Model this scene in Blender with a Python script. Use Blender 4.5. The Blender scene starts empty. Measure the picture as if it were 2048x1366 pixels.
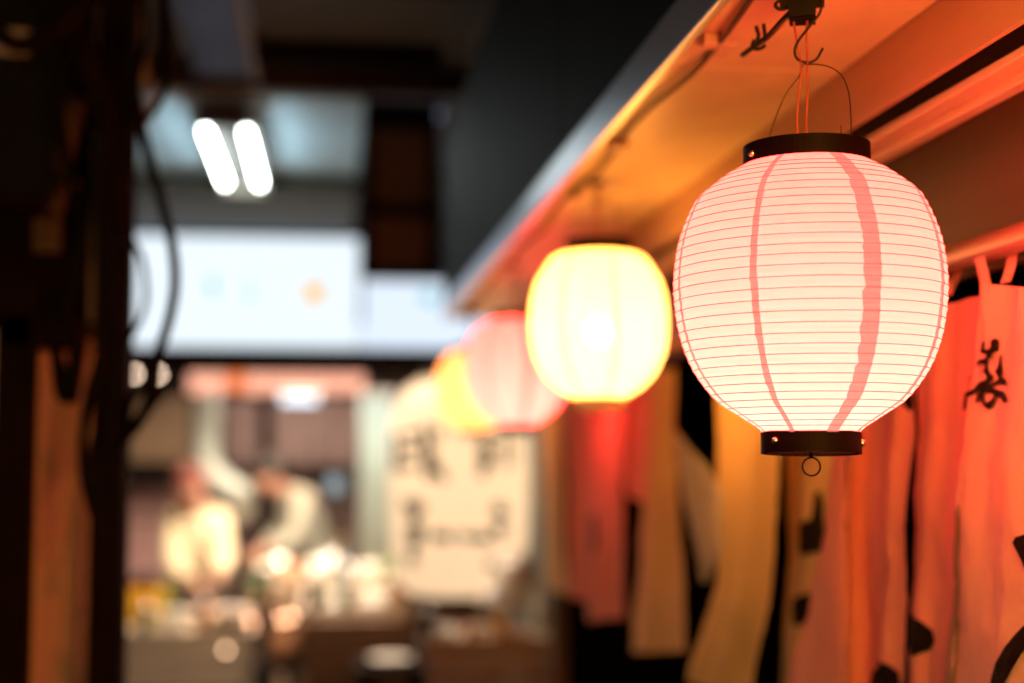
import bpy, bmesh, math, random
from mathutils import Vector, Matrix
from mathutils.geometry import tessellate_polygon
from mathutils import noise

R = math.radians
sc = bpy.context.scene
col = sc.collection
EYE = 1.60                       # camera height; every z below is written relative to it

# ------------------------------------------------------------------ camera
cam_data = bpy.data.cameras.new('camera')
cam = bpy.data.objects.new('camera', cam_data); col.objects.link(cam)
cam_data.sensor_width = 36.0; cam_data.lens = 50.0
cam_data.clip_start = 0.02; cam_data.clip_end = 400.0
cam.location = (0, 0, EYE)
cam.rotation_euler = (R(90 + 4.4627), 0, R(-7.2706))
cam_data.dof.use_dof = True
cam_data.dof.focus_distance = 1.235
cam_data.dof.aperture_fstop = 1.8
cam_data.dof.aperture_blades = 0
sc.camera = cam

# ------------------------------------------------------------------ night sky
world = bpy.data.worlds.new('World'); sc.world = world
world.use_nodes = True
wn = world.node_tree.nodes; wl = world.node_tree.links
for n in list(wn): wn.remove(n)
sky = wn.new('ShaderNodeTexSky'); sky.sky_type = 'NISHITA'; sky.sun_disc = False
sky.sun_elevation = R(3); sky.sun_rotation = R(200)
bg = wn.new('ShaderNodeBackground'); bg.inputs['Strength'].default_value = 0.10
wo = wn.new('ShaderNodeOutputWorld')
wl.new(sky.outputs[0], bg.inputs[0]); wl.new(bg.outputs[0], wo.inputs[0])

sc.view_settings.view_transform = 'Standard'
sc.view_settings.look = 'None'
sc.view_settings.exposure = 0.0
sc.view_settings.gamma = 1.0
sc.view_settings.use_curve_mapping = False
sc.render.engine = 'CYCLES'
sc.cycles.use_denoising = True
sc.cycles.use_light_tree = True
sc.cycles.max_bounces = 8
sc.cycles.diffuse_bounces = 4
sc.cycles.sample_clamp_indirect = 6.0
sc.cycles.caustics_reflective = False
sc.cycles.caustics_refractive = False

# ------------------------------------------------------------------ materials
def mat(name, base, rough=0.6, metal=0.0, var=0.0, scale=8.0, stretch=(1, 1, 1), bump=0.0, spec=0.5,
        emit=None, estr=0.0, transl=0.0, dark=None, trans=0.0, coat=0.0, bscale=None, lo=.35, hi=.7):
    m = bpy.data.materials.new(name); m.use_nodes = True
    nt = m.node_tree; ns = nt.nodes; ls = nt.links
    b = ns['Principled BSDF']; out = ns['Material Output']
    b.inputs['Base Color'].default_value = (*base, 1)
    b.inputs['Roughness'].default_value = rough
    b.inputs['Metallic'].default_value = metal
    b.inputs['Specular IOR Level'].default_value = spec
    b.inputs['Transmission Weight'].default_value = trans
    b.inputs['Coat Weight'].default_value = coat
    if var or bump:
        tc = ns.new('ShaderNodeTexCoord'); mp = ns.new('ShaderNodeMapping')
        mp.inputs['Scale'].default_value = stretch
        ls.new(tc.outputs['Object'], mp.inputs[0])
        nz = ns.new('ShaderNodeTexNoise'); nz.inputs['Scale'].default_value = scale
        nz.inputs['Detail'].default_value = 6; nz.inputs['Roughness'].default_value = .6
        ls.new(mp.outputs[0], nz.inputs['Vector'])
    if var:
        cr = ns.new('ShaderNodeValToRGB')
        d = dark or tuple(c * (1 - var) for c in base)
        cr.color_ramp.elements[0].color = (*d, 1); cr.color_ramp.elements[0].position = lo
        cr.color_ramp.elements[1].color = (*base, 1); cr.color_ramp.elements[1].position = hi
        ls.new(nz.outputs[0], cr.inputs[0]); ls.new(cr.outputs[0], b.inputs['Base Color'])
    if bump:
        bp = ns.new('ShaderNodeBump'); bp.inputs['Strength'].default_value = bump
        bp.inputs['Distance'].default_value = .004
        src = nz
        if bscale:
            src = ns.new('ShaderNodeTexNoise'); src.inputs['Scale'].default_value = bscale
            src.inputs['Detail'].default_value = 5; ls.new(mp.outputs[0], src.inputs['Vector'])
        ls.new(src.outputs[0], bp.inputs['Height']); ls.new(bp.outputs[0], b.inputs['Normal'])
    if emit:
        b.inputs['Emission Color'].default_value = (*emit, 1)
        b.inputs['Emission Strength'].default_value = estr
    if transl:
        t = ns.new('ShaderNodeBsdfTranslucent'); mx = ns.new('ShaderNodeMixShader')
        mx.inputs[0].default_value = transl
        t.inputs[0].default_value = (*base, 1)
        if var: ls.new(cr.outputs[0], t.inputs[0])
        ls.new(b.outputs[0], mx.inputs[1]); ls.new(t.outputs[0], mx.inputs[2]); ls.new(mx.outputs[0], out.inputs[0])
    return m

def emitter(name, color, strength, grain=0.0, scale=60, stretch=(1, 1, 1)):
    m = bpy.data.materials.new(name); m.use_nodes = True
    ns = m.node_tree.nodes; ls = m.node_tree.links
    ns.remove(ns['Principled BSDF'])
    e = ns.new('ShaderNodeEmission'); e.inputs[0].default_value = (*color, 1); e.inputs[1].default_value = strength
    ls.new(e.outputs[0], ns['Material Output'].inputs[0])
    return m

def lit_paper(name, glow, strength, body, grain, scale=14, fibre=(1, 1, 22), see=0.0):
    """Paper lit through: a thin translucent sheet with the glow of the bulb behind it and the paper's own grain."""
    m = bpy.data.materials.new(name); m.use_nodes = True
    ns = m.node_tree.nodes; ls = m.node_tree.links
    ns.remove(ns['Principled BSDF'])
    tc = ns.new('ShaderNodeTexCoord'); mp = ns.new('ShaderNodeMapping'); mp.inputs['Scale'].default_value = fibre
    ls.new(tc.outputs['Object'], mp.inputs[0])
    nz = ns.new('ShaderNodeTexNoise'); nz.inputs['Scale'].default_value = scale; nz.inputs['Detail'].default_value = 8
    ls.new(mp.outputs[0], nz.inputs['Vector'])
    mr = ns.new('ShaderNodeMapRange'); mr.inputs[1].default_value = .3; mr.inputs[2].default_value = .7
    mr.inputs[3].default_value = 1 - grain; mr.inputs[4].default_value = 1 + grain * .6
    ls.new(nz.outputs[0], mr.inputs[0])
    ml = ns.new('ShaderNodeMath'); ml.operation = 'MULTIPLY'; ml.inputs[1].default_value = strength
    ls.new(mr.outputs[0], ml.inputs[0])
    e = ns.new('ShaderNodeEmission'); e.inputs[0].default_value = (*glow, 1)
    ls.new(ml.outputs[0], e.inputs[1])
    t = ns.new('ShaderNodeBsdfTranslucent'); t.inputs[0].default_value = (*body, 1)
    ad = ns.new('ShaderNodeAddShader')
    ls.new(e.outputs[0], ad.inputs[0]); ls.new(t.outputs[0], ad.inputs[1])
    if see:                                # thin paper: a little of the bulb shows straight through
        tr = ns.new('ShaderNodeBsdfTransparent'); mx = ns.new('ShaderNodeMixShader'); mx.inputs[0].default_value = see
        ls.new(ad.outputs[0], mx.inputs[1]); ls.new(tr.outputs[0], mx.inputs[2]); ls.new(mx.outputs[0], ns['Material Output'].inputs[0])
    else:
        ls.new(ad.outputs[0], ns['Material Output'].inputs[0])
    return m

M = dict(
    pink_paper=lit_paper('pink_lantern_paper', (1, .037, .029), 7.4, (.50, .38, .32), .16),
    pink_rib=emitter('pink_lantern_rib', (1, .10, .045), .66),  # emission makes the ribs look lit through the paper
    pink_seam=lit_paper('pink_lantern_seam', (1, .235, .175), .80, (.05, .02, .02), .30, scale=22, fibre=(1, 1, 14), see=.20),  # weaker emission paints the dimmer glow of doubled paper
    yellow_paper=lit_paper('yellow_lantern_paper', (1, .34, .041), 8.2, (.42, .36, .30), .12, see=.05),
    yellow_rib=emitter('yellow_lantern_rib', (1, .34, .050), 9.0),  # emission stands for bulb light in ribs and seams
    black_plastic=mat('black_lacquer', (.004, .001, .001), .6, bump=.05, scale=40, spec=.09),
    disc=mat('collar_disc', (.32, .26, .2), .6),
    rivet=mat('rivet_metal', (.75, .6, .5), .25, 1.0),
    dark_metal=mat('dark_metal', (.018, .011, .008), .5, .5),
    brass=mat('brass', (.55, .38, .12), .3, 1.0),
    lead=mat('lead_wire', (.70, .16, .13), .3, transl=.35),
    block=mat('connector_plastic', (.010, .005, .004), .55, spec=.15, var=.5, scale=60),
    soffit=mat('cream_painted_metal', (.88, .78, .52), .40, var=.26, scale=7, stretch=(1, .6, 1), spec=.5, bump=.03),
    beam=mat('beige_painted_wood', (.55, .36, .26), .6, var=.25, scale=6, stretch=(1, .15, 1), bump=.1),
    trim=mat('pale_trim_rail', (.72, .58, .45), .45, var=.1, scale=8),
    lintel=mat('dark_wood_lintel', (.13, .06, .035), .6, var=.4, scale=10, stretch=(1, .1, 1), bump=.15),
    fascia=mat('charcoal_sheet_metal', (.007, .004, .009), .6, spec=.04, var=.25, scale=2.5, bump=.04, bscale=12),
    drip=mat('grey_drip_edge', (.62, .68, .85), .34, .85),
    black=mat('black_interior', (.005, .004, .0035), .9, spec=.05, var=.3, scale=5),
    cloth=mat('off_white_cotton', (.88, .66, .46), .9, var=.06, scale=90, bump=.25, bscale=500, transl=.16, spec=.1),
    cloth_gold_lit=mat('gold_lit_cotton', (.95, .70, .34), .9, var=.06, scale=90, bump=.25, bscale=500, transl=.16, spec=.1),  # yellow lantern light put into the cotton colour
    cloth_salmon_lit=mat('salmon_lit_cotton', (.95, .64, .54), .9, var=.06, scale=90, bump=.25, bscale=500, transl=.16, spec=.1),  # pale cotton with the lantern glow tinted in
    cloth_red_lit=mat('red_lit_cotton', (.95, .45, .37), .9, var=.06, scale=90, bump=.25, bscale=500, transl=.16, spec=.1),  # tint carries the red light of the pink lanterns
    cloth_thin=mat('thin_white_cotton', (.82, .74, .66), .9, var=.05, scale=70, bump=.2, bscale=400, transl=.5, spec=.1),
    cloth_white=mat('pale_shirt_cloth', (.88, .86, .84), .9, transl=.5, spec=.1),
    hem=mat('see_through_hem', (.42, .36, .22), .9, transl=.4, spec=.1),
    ink=mat('black_cloth_ink', (.010, .006, .005), .85, spec=.15),
    rod=mat('red_brown_rod', (.62, .34, .24), .34, var=.15, scale=12, stretch=(1, .1, 1)),
    darkwood=mat('dark_stained_wood', (.014, .006, .004), .85, spec=.06, var=.5, scale=14, stretch=(6, 6, .5), bump=.2),
    patina=mat('worn_red_wood', (.95, .70, .74), .7, var=.6, dark=(.42, .48, .52), scale=9, stretch=(2, 2, .6), bump=.25, lo=.30, hi=.48),
    cable=mat('black_rubber', (.006, .005, .005), .8, spec=.06),
    pvc=mat('lilac_grey_pipe', (.40, .36, .42), .5),
    brownsteel=mat('rusty_brown_steel', (.10, .045, .022), .7, .1, var=.6, scale=20, bump=.3),
    darkbox=mat('dark_blue_grey_box', (.008, .009, .013), .8, spec=.06),
    ceiling=mat('pale_corrugated_ceiling', (.46, .70, .92), .7, var=.2, scale=3, bump=.1),
    bluepanel=mat('blue_grey_panel', (.72, .82, .95), .55, var=.2, scale=3, transl=.85),
    roof=mat('dark_brown_roof', (.045, .022, .014), .7, var=.4, scale=5),
    olive=mat('olive_board', (.05, .052, .036), .7, var=.3, scale=4),
    tube=emitter('fluorescent_tube', (.90, 1.0, .92), 36.0),
    sign=emitter('sign_face', (.82, .92, 1.0), 1.13),
    sign2=emitter('sign_face_blue', (.72, .82, .95), 1.15),
    cyanmark=emitter('cyan_mark', (.1, .6, .62), .9),
    orangemark=emitter('orange_mark', (1, .50, .02), 1.1),
    peach=emitter('peach_bulb', (1, .72, .52), 14.0),
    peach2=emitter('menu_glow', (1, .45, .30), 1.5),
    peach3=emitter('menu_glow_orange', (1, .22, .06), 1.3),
    coollamp=emitter('cool_lamp', (.70, .85, 1.0), 2.6),
    tan=mat('tan_board', (.42, .28, .17), .7, var=.3, scale=6),
    pinkwall=mat('pink_poster_wall', (.72, .42, .40), .8, var=.3, scale=5),
    mauve=mat('mauve_board', (.30, .20, .18), .7, var=.3, scale=5),
    whitepost=mat('white_painted_post', (.66, .66, .58), .5, var=.1, scale=8),
    glassgrey=mat('grey_green_glass', (.48, .55, .52), .15, spec=.8),
    steel=mat('stainless_steel', (.5, .52, .52), .3, .9),
    cream_coat=mat('cream_coat', (.74, .64, .44), .9, bump=.2, scale=30),
    white_coat=mat('white_coat', (.36, .36, .30), .9, bump=.2, scale=30),
    skin=mat('skin', (.38, .19, .13), .6),
    hair=mat('dark_hair', (.02, .013, .01), .6),
    bandana=mat('red_headband', (.15, .035, .025), .8),
    trousers=mat('dark_trousers', (.03, .03, .035), .9),
    big_paper=lit_paper('cream_lantern_paper', (1, .75, .52), .50, (.7, .6, .45), .05, scale=5, fibre=(1, 1, 8)),
    grey_ink=mat('faded_ink', (.025, .018, .012), .9),
    strip=mat('plastic_strip', (.60, .70, .68), .4, transl=.3),
    peach_glint=emitter('low_peach_bulb', (1, .62, .36), 7.0),  # glow added for bright blurred glints
    roofgrey=mat('grey_lamp_housing', (.07, .075, .08), .7),
    copper=mat('polished_copper', (.85, .55, .40), .10, 1.0),
    yellowplastic=mat('yellow_plastic', (.80, .46, .03), .45),
    lime=mat('lime_plastic', (.45, .45, .06), .5),
    counter=mat('scrubbed_counter', (.52, .42, .30), .6, var=.3, scale=6, stretch=(.3, 3, 3), bump=.1),
    woodbox=mat('brown_box_wood', (.20, .10, .045), .6, var=.4, scale=7, stretch=(.4, 3, 3), bump=.1),
    china=mat('white_china', (.82, .80, .74), .2),
    peachfood=mat('fried_food', (.70, .36, .18), .6, var=.4, scale=50, bump=.4),
    herb=mat('green_leaves', (.16, .26, .05), .6),
    bottle=mat('green_bottle', (.10, .16, .08), .1),
    foil=mat('crumpled_foil', (.8, .76, .72), .25, .9, bump=.8, scale=40),
    ground=mat('wet_asphalt', (.05, .05, .052), .35, var=.4, scale=6, bump=.3, bscale=120),
    plaster=mat('dark_plaster', (.06, .05, .045), .85, var=.4, scale=4, bump=.2),
    cardboard=mat('cardboard', (.50, .34, .19), .8, var=.2, scale=6),
)

# ------------------------------------------------------------------ helpers
WL = {}                                   # world position of every parent, for making children local
def tag(o, label=None, cat=None, group=None, kind=None):
    if label: o['label'] = label
    if cat: o['category'] = cat
    if group: o['group'] = group
    if kind: o['kind'] = kind
    return o

def empty(name, loc, label=None, cat=None, group=None, kind=None):
    o = bpy.data.objects.new(name, None); col.objects.link(o)
    w = Vector((loc[0], loc[1], loc[2] + EYE)); o.location = w; WL[o.name] = w
    o.empty_display_size = .05
    return tag(o, label, cat, group, kind)

class MB:
    def __init__(s): s.v = []; s.f = []
    def add(s, vs, fs):
        k = len(s.v); s.v += [Vector(p) for p in vs]; s.f += [[i + k for i in f] for f in fs]; return s
    def box(s, x0, x1, y0, y1, z0, z1, c=0.0):
        if c <= 0:
            vs = [(x, y, z) for x in (x0, x1) for y in (y0, y1) for z in (z0, z1)]
            return s.add(vs, [(0, 1, 3, 2), (4, 6, 7, 5), (0, 4, 5, 1), (2, 3, 7, 6), (0, 2, 6, 4), (1, 5, 7, 3)])
        bm = bmesh.new(); bmesh.ops.create_cube(bm, size=1)
        for v in bm.verts:
            v.co = Vector(((x0 + x1) / 2 + v.co.x * (x1 - x0), (y0 + y1) / 2 + v.co.y * (y1 - y0), (z0 + z1) / 2 + v.co.z * (z1 - z0)))
        bmesh.ops.bevel(bm, geom=bm.edges[:] , offset=c, segments=2, affect='EDGES', profile=.5)
        bm.verts.index_update()
        s.add([v.co.copy() for v in bm.verts], [[v.index for v in f.verts] for f in bm.faces]); bm.free(); return s
    def quad(s, a, b, c, d): return s.add([a, b, c, d], [(0, 1, 2, 3)])
    def tube(s, pts, r, n=8, cap=True, smooth=3):
        pts = [Vector(p) for p in pts]
        if smooth > 1 and len(pts) > 2: pts = spline(pts, smooth)
        rr = r if isinstance(r, (list, tuple)) else None
        up = Vector((0, 0, 1)); prev = None; k = len(s.v); m = len(pts)
        for i, p in enumerate(pts):
            t = (pts[min(i + 1, m - 1)] - pts[max(i - 1, 0)])
            t = t.normalized() if t.length > 1e-9 else Vector((0, 0, 1))
            if prev is None:
                a = t.orthogonal().normalized()
            else:
                a = (prev - t * prev.dot(t)); a = a.normalized() if a.length > 1e-6 else t.orthogonal().normalized()
            prev = a; b = t.cross(a)
            q = rr[0] + (rr[1] - rr[0]) * i / (m - 1) if rr else r
            for j in range(n):
                th = 2 * math.pi * j / n; s.v.append(p + (a * math.cos(th) + b * math.sin(th)) * q)
        for i in range(m - 1):
            for j in range(n):
                s.f.append([k + i * n + j, k + i * n + (j + 1) % n, k + (i + 1) * n + (j + 1) % n, k + (i + 1) * n + j])
        if cap:
            s.f.append([k + j for j in range(n)][::-1]); s.f.append([k + (m - 1) * n + j for j in range(n)])
        return s
    def lathe(s, c, prof, n=48, closed=False):
        """prof: list of (radius, z) about the vertical axis through c."""
        k = len(s.v)
        for r, z in prof:
            for j in range(n):
                th = 2 * math.pi * j / n; s.v.append(Vector((c[0] + r * math.cos(th), c[1] + r * math.sin(th), c[2] + z)))
        m = len(prof)
        for i in range(m if closed else m - 1):
            i2 = (i + 1) % m
            for j in range(n):
                s.f.append([k + i * n + j, k + i * n + (j + 1) % n, k + i2 * n + (j + 1) % n, k + i2 * n + j])
        return s
    def ball(s, c, r, n=12, sq=(1, 1, 1)):
        prof = []
        for i in range(n + 1):
            a = math.pi * i / n - math.pi / 2; prof.append((max(1e-5, r * math.cos(a)), r * math.sin(a) * sq[2]))
        return s.lathe(c, prof, n * 2)
    def build(s, name, m, parent=None, smooth=False, base=None):
        vs = s.v
        if base is None:
            xs = [v.x for v in vs]; ys = [v.y for v in vs]; zs = [v.z for v in vs]
            o3 = Vector(((min(xs) + max(xs)) / 2, (min(ys) + max(ys)) / 2, min(zs)))
        else: o3 = Vector(base)
        me = bpy.data.meshes.new(name)
        me.from_pydata([tuple(v - o3) for v in vs], [], s.f)
        if smooth: me.polygons.foreach_set('use_smooth', [True] * len(me.polygons))
        me.materials.append(m); me.update()
        o = bpy.data.objects.new(name, me); col.objects.link(o)
        w = o3 + Vector((0, 0, EYE)); WL[o.name] = w
        if parent is not None:
            o.parent = parent; o.location = w - WL[parent.name]
        else: o.location = w
        return o

def spline(pts, k):
    out = []; m = len(pts)
    for i in range(m - 1):
        p0, p1, p2, p3 = pts[max(i - 1, 0)], pts[i], pts[i + 1], pts[min(i + 2, m - 1)]
        for j in range(k):
            t = j / k
            out.append(.5 * ((2 * p1) + (p2 - p0) * t + (2 * p0 - 5 * p1 + 4 * p2 - p3) * t * t + (3 * p1 - p0 - 3 * p2 + p3) * t ** 3))
    out.append(pts[-1]); return out

def lerp_table(tab, x):
    if x <= tab[0][0]: return tab[0][1]
    for (a, va), (b, vb) in zip(tab, tab[1:]):
        if x <= b: return va + (vb - va) * (x - a) / (b - a)
    return tab[-1][1]

def smooth_table(tab, k=6):
    return [(p.x, p.y) for p in spline([Vector((a, b, 0)) for a, b in tab], k)]

def copy_tree(o, parent=None):
    c = o.copy(); col.objects.link(c); c.parent = parent
    for ch in o.children: copy_tree(ch, c)
    return c

# ------------------------------------------------------------------ setting: ground, ceilings
tag(MB().box(-30, 30, -20, 60, -1.75, -1.6).build('ground', M['ground']), kind='structure')

# ------------------------------------------------------------------ the shop front on the right (alley side face x = 0.37)
Y0, Y1 = -1.6, 4.66
shop = empty('shop_front', (.7, 1.5, -1.6), 'shop front with deep lantern lit eave, charcoal fascia and dark doorway behind cloths', 'shop')
fj = [Y0, -.2, 1.05, 2.25, 3.45, Y1]
for a, b in zip(fj, fj[1:]):
    MB().box(.367, .46, a + .002, b - .002, .485, 1.03, .004).build('fascia_board', M['fascia'], shop)
MB().box(.362, .374, Y0, Y1, .428, .483, .003).build('drip_edge', M['drip'], shop)
# soffit sheets, each with a joint to the next
js = [Y0, -.62, .32, 1.5639, 2.55, 3.55, Y1]
for a, b in zip(js, js[1:]):
    mb = MB().box(.376, .586, a + .0025, b - .0025, .441, .449, .0015)
    mb.build('soffit_panel', M['soffit'], shop)
MB().box(.376, .586, Y0, Y1, .4495, .4525).build('soffit_backing', M['lintel'], shop)
MB().box(.588, .594, Y0, Y1, .370, .470, .002).build('beam', M['beam'], shop)
MB().box(.608, .632, Y0, Y1, .352, .362, .002).build('trim_rail', M['trim'], shop)
MB().box(.634, .652, Y0, Y1, .343, .362, .002).build('trim_rail', M['trim'], shop)
MB().box(.700, .716, Y0, Y1, .195, .500, .002).build('lintel_board', M['lintel'], shop)
MB().box(.612, .700, Y0, Y1, .486, .500).build('ceiling_board', M['black'], shop)
MB().box(.716, 1.9, Y0, Y1, .486, .500).build('ceiling_board', M['black'], shop)
MB().box(1.9, 1.93, Y0, Y1 + .2, -1.6, .5).build('back_wall', M['black'], shop)
MB().box(.50, 1.9, Y1, Y1 + .03, .45, 1.03).build('end_wall', M['plaster'], shop)
MB().box(.75, 1.9, Y1, Y1 + .03, -1.6, .45).build('end_wall', M['black'], shop)
MB().box(.70, .745, 4.46, 4.53, -1.6, .486, .004).build('post', M['lintel'], shop)
MB().box(.80, 1.05, Y0, 4.3, -1.05, -1.0, .004).build('counter_board', M['lintel'], shop)
MB().box(.82, .86, Y0, 4.3, -1.598, -1.052, .004).build('counter_front', M['black'], shop)

# ------------------------------------------------------------------ lanterns
AX = (.43, 1.2408)
D1 = 1.2927; F = 2844.44
PX = D1 / F
prof_px = [(318, 112), (325, 122), (335, 140), (350, 164), (375, 197), (400, 224), (450, 247.5), (500, 262), (560, 269), (600, 268), (650, 262), (700, 249), (750, 226), (800, 187), (830, 144), (855, 106), (866, 96)]
prof1 = sorted(((905 - py) * PX, r * PX) for py, r in prof_px)       # (height over eye, radius)
prof1 = smooth_table(prof1, 5)
prof1.sort()
rib_py = [315, 323, 333, 344, 357, 372.5, 388, 406, 424.5, 443.5, 464, 485, 505, 527, 550.6, 574, 597.5, 621, 644, 666, 687, 707.6, 728, 747, 765.5, 783, 799, 813, 827, 840, 850.6]
ribs1 = []
for py in rib_py:
    z = .15
    for _ in range(40): z = (905 - py) * (D1 - lerp_table(prof1, z)) / F
    ribs1.append((z, lerp_table(prof1, z)))
ribs1.sort()
TOCAM = Vector((-AX[0], -AX[1], 0)).normalized()
RIGHT = Vector((AX[1], -AX[0], 0)).normalized()

def around(c, r, phi, z):
    p = TOCAM * (r * math.cos(phi)) + RIGHT * (r * math.sin(phi))
    return Vector((c[0] + p.x, c[1] + p.y, z))

def make_lantern(c, prof, ribs, paper, rib_m, seam_m, cap_top, cap_bot, name, label, seams, tilt=0, bulb_z=.09, bulb_e=1.0, bulb_c=(1, .8, .5), bulb_r=.02):
    """c = (x, y) of the axis; heights are relative to the eye."""
    rng = random.Random(5)
    root = empty(name, (c[0], c[1], cap_bot[1]), label, 'lantern', 'paper lanterns hung along the eave')
    C3 = (c[0], c[1], 0)
    # paper: pulled slightly in between neighbouring ribs
    z0, z1 = prof[0][0], prof[-1][0]
    rz = [z0] + [z for z, r in ribs if z0 < z < z1] + [z1]
    pf = []
    for a, b in zip(rz, rz[1:]):
        for k in range(4):
            t = k / 4; z = a + (b - a) * t
            pf.append((lerp_table(prof, z) - math.sin(math.pi * t) * (b - a) * .085, z))
    pf.append((prof[-1][1], z1))
    MB().lathe(C3, pf, 96).build('paper_shade', paper, root, True)
    for z, r in ribs:
        MB().lathe((c[0], c[1], z), [(r + .0001 + .00042 * math.cos(t * math.pi / 3), .00030 * math.sin(t * math.pi / 3)) for t in range(6)], 96, True).build('rib', rib_m, root, True)
    for phi, w, side in seams:
        mb = MB(); rows = []
        rmax = max(r for _, r in ribs)
        wander = rng.uniform(0, 9)
        for a, b in zip(rz, rz[1:]):
            notch = rng.choice([0, .03, .06, .16, .10, -.05]) * side
            for k in range(3):
                t = k / 3 + .02; z = a + (b - a) * min(t, .96)
                rr = lerp_table(prof, z) - math.sin(math.pi * t) * (b - a) * .085 + .0007
                wd = w * (.5 + .5 * rr / rmax)
                l = -wd / 2 + wd * notch * (1 - t) + .0007 * noise.noise(Vector((z * 90, wander, 0)))
                rt = wd / 2 + .0006 * noise.noise(Vector((z * 70, wander + 5, 0)))
                if side < 0: l, rt = -rt, -l
                ph0 = phi + .02 * noise.noise(Vector((z * 12, wander + 2, 0)))
                rows.append([around(c, rr, ph0 + (l + (rt - l) * j / 2) / rr, z) for j in range(3)])
        for r0, r1 in zip(rows, rows[1:]):
            for j in range(2): mb.quad(r0[j], r0[j + 1], r1[j + 1], r1[j])
        bm = bmesh.new(); me = None
        mb.build('paper_seam', seam_m, root)
    # collars: hollow rings
    def ring(name, rad, lo, hi, tl=0):
        th = .0022
        mb = MB().lathe((c[0], c[1], 0), [(rad, lo), (rad, hi), (rad - th, hi), (rad - th, lo)], 72, True)
        if tl: lean(mb, (c[0], c[1], (lo + hi) / 2), tl)
        return mb.build(name, botm if name == 'bottom_collar' else M['black_plastic'], root)
    def lean(mb, ctr, ang):
        rot = Matrix.Rotation(ang, 3, RIGHT); ctr = Vector(ctr)
        for i, v in enumerate(mb.v): mb.v[i] = ctr + rot @ (v - ctr)
    tr, tl, th = cap_top; br, bl, bh = cap_bot
    botm = M['disc'] if tilt == 0 else M['black_plastic']
    ct = ring('top_collar', tr, tl, th)
    cb = ring('bottom_collar', br, bl, bh, tilt)
    mb = MB(); n = 72
    # bottom disc with three air holes
    holes = [(around((0, 0), br * .55, a, 0), br * .22) for a in (R(-65), R(50), R(180))]
    N = 40; cell = 2 * br / N
    for i in range(N):
        for j in range(N):
            x = -br + (i + .5) * cell; y = -br + (j + .5) * cell
            if x * x + y * y > (br - .003) ** 2: continue
            if any((x - h.x) ** 2 + (y - h.y) ** 2 < q * q for h, q in holes): continue
            mb.quad((c[0] + x - cell / 2, c[1] + y - cell / 2, bl + .0016), (c[0] + x + cell / 2, c[1] + y - cell / 2, bl + .0016),
                    (c[0] + x + cell / 2, c[1] + y + cell / 2, bl + .0016), (c[0] + x - cell / 2, c[1] + y + cell / 2, bl + .0016))
    if tilt: lean(mb, (c[0], c[1], (bl + bh) / 2), tilt)
    mb.build('vent_disc', M['disc'], root)
    MB().lathe((c[0], c[1], 0), [(tr - .003, tl + .004), (tr * .35, tl + .004), (tr * .35, tl + .006), (tr - .003, tl + .006)], 48, True).build('lamp_holder_plate', M['black_plastic'], root)
    # rivets
    for rad, z, ph, q in ((tr, (tl + th) / 2 - .0015, R(-56), .0032), (tr, (tl + th) / 2 + .002, R(128), .0032), (br, (bl + bh) / 2 + .002, R(-43), .0035), (br, (bl + bh) / 2, R(86), .0035)):
        p = around(c, rad + .0002, ph, z)
        MB().ball(p, q, 8).build('rivet', M['rivet'], root, True)
    # ring under the lantern
    g = MB().tube([(c[0] + RIGHT.x * .0078 * math.cos(t * math.pi / 16), c[1] + RIGHT.y * .0078 * math.cos(t * math.pi / 16), bl - .0115 + .0082 * math.sin(t * math.pi / 16)) for t in range(33)], .0009, 8, smooth=1)
    g.build('pull_ring', M['dark_metal'], root, True)
    MB().tube([(c[0], c[1], bl + .003), (c[0], c[1], bl - .0035)], .0018, 8).build('ring_eyelet', M['dark_metal'], root, True)
    # bulb and its lamp holder
    bz = bulb_z
    MB().lathe((c[0], c[1], 0), [(1e-5, bz + .05), (.012, bz + .05), (.013, bz + .03), (.012, bz + .028), (1e-5, bz + .028)], 16).build('lamp_holder', M['black_plastic'], root, True)
    MB().ball((c[0], c[1], bz), bulb_r, 10).build('bulb', emitter('bulb_glow_' + name, bulb_c, bulb_e), root, True)
    # wire bail
    dirv = TOCAM * math.cos(R(45)) + RIGHT * math.sin(R(45))
    top = th
    arc = [(.0545, -.008), (.0552, .0), (.0553, .02), (.0530, .040), (.0450, .0565), (.0300, .0675), (.0140, .0735), (.004, .0757), (0, .0775), (-.003, .0755), (-.0085, .0665), (-.0250, .0545), (-.0400, .0335), (-.0480, .017), (-.0515, .002), (-.0520, -.006)]
    MB().tube([(c[0] + dirv.x * t, c[1] + dirv.y * t, top + z) for t, z in arc], .00055, 6).build('handle_wire', M['dark_metal'], root, True)
    p = dirv * .046
    MB().tube([(c[0] + p.x - .002, c[1] + p.y, top - .004), (c[0] + p.x - .002, c[1] + p.y, top + .0105)], .0004, 6).build('wire_end', M['dark_metal'], root, True)
    # two leads up to the connector
    for lead in ([(-.0077, .0), (-.0078, .027), (-.0058, .042), (-.0037, .056), (-.0034, .066), (-.0050, .076), (-.0076, .090), (-.0100, .104)],
                 [(.0009, .0), (.0004, .020), (.0014, .034), (.0024, .050), (.0024, .072), (.0016, .084), (.0024, .096), (.0030, .104)]):
        MB().tube([(c[0] + RIGHT.x * a, c[1] + RIGHT.y * a, top + b * 1.16) for a, b in [(lead[0][0], -.02)] + lead], .00122, 8).build('lead_wire', M['lead'], root, True)
    return root

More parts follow.
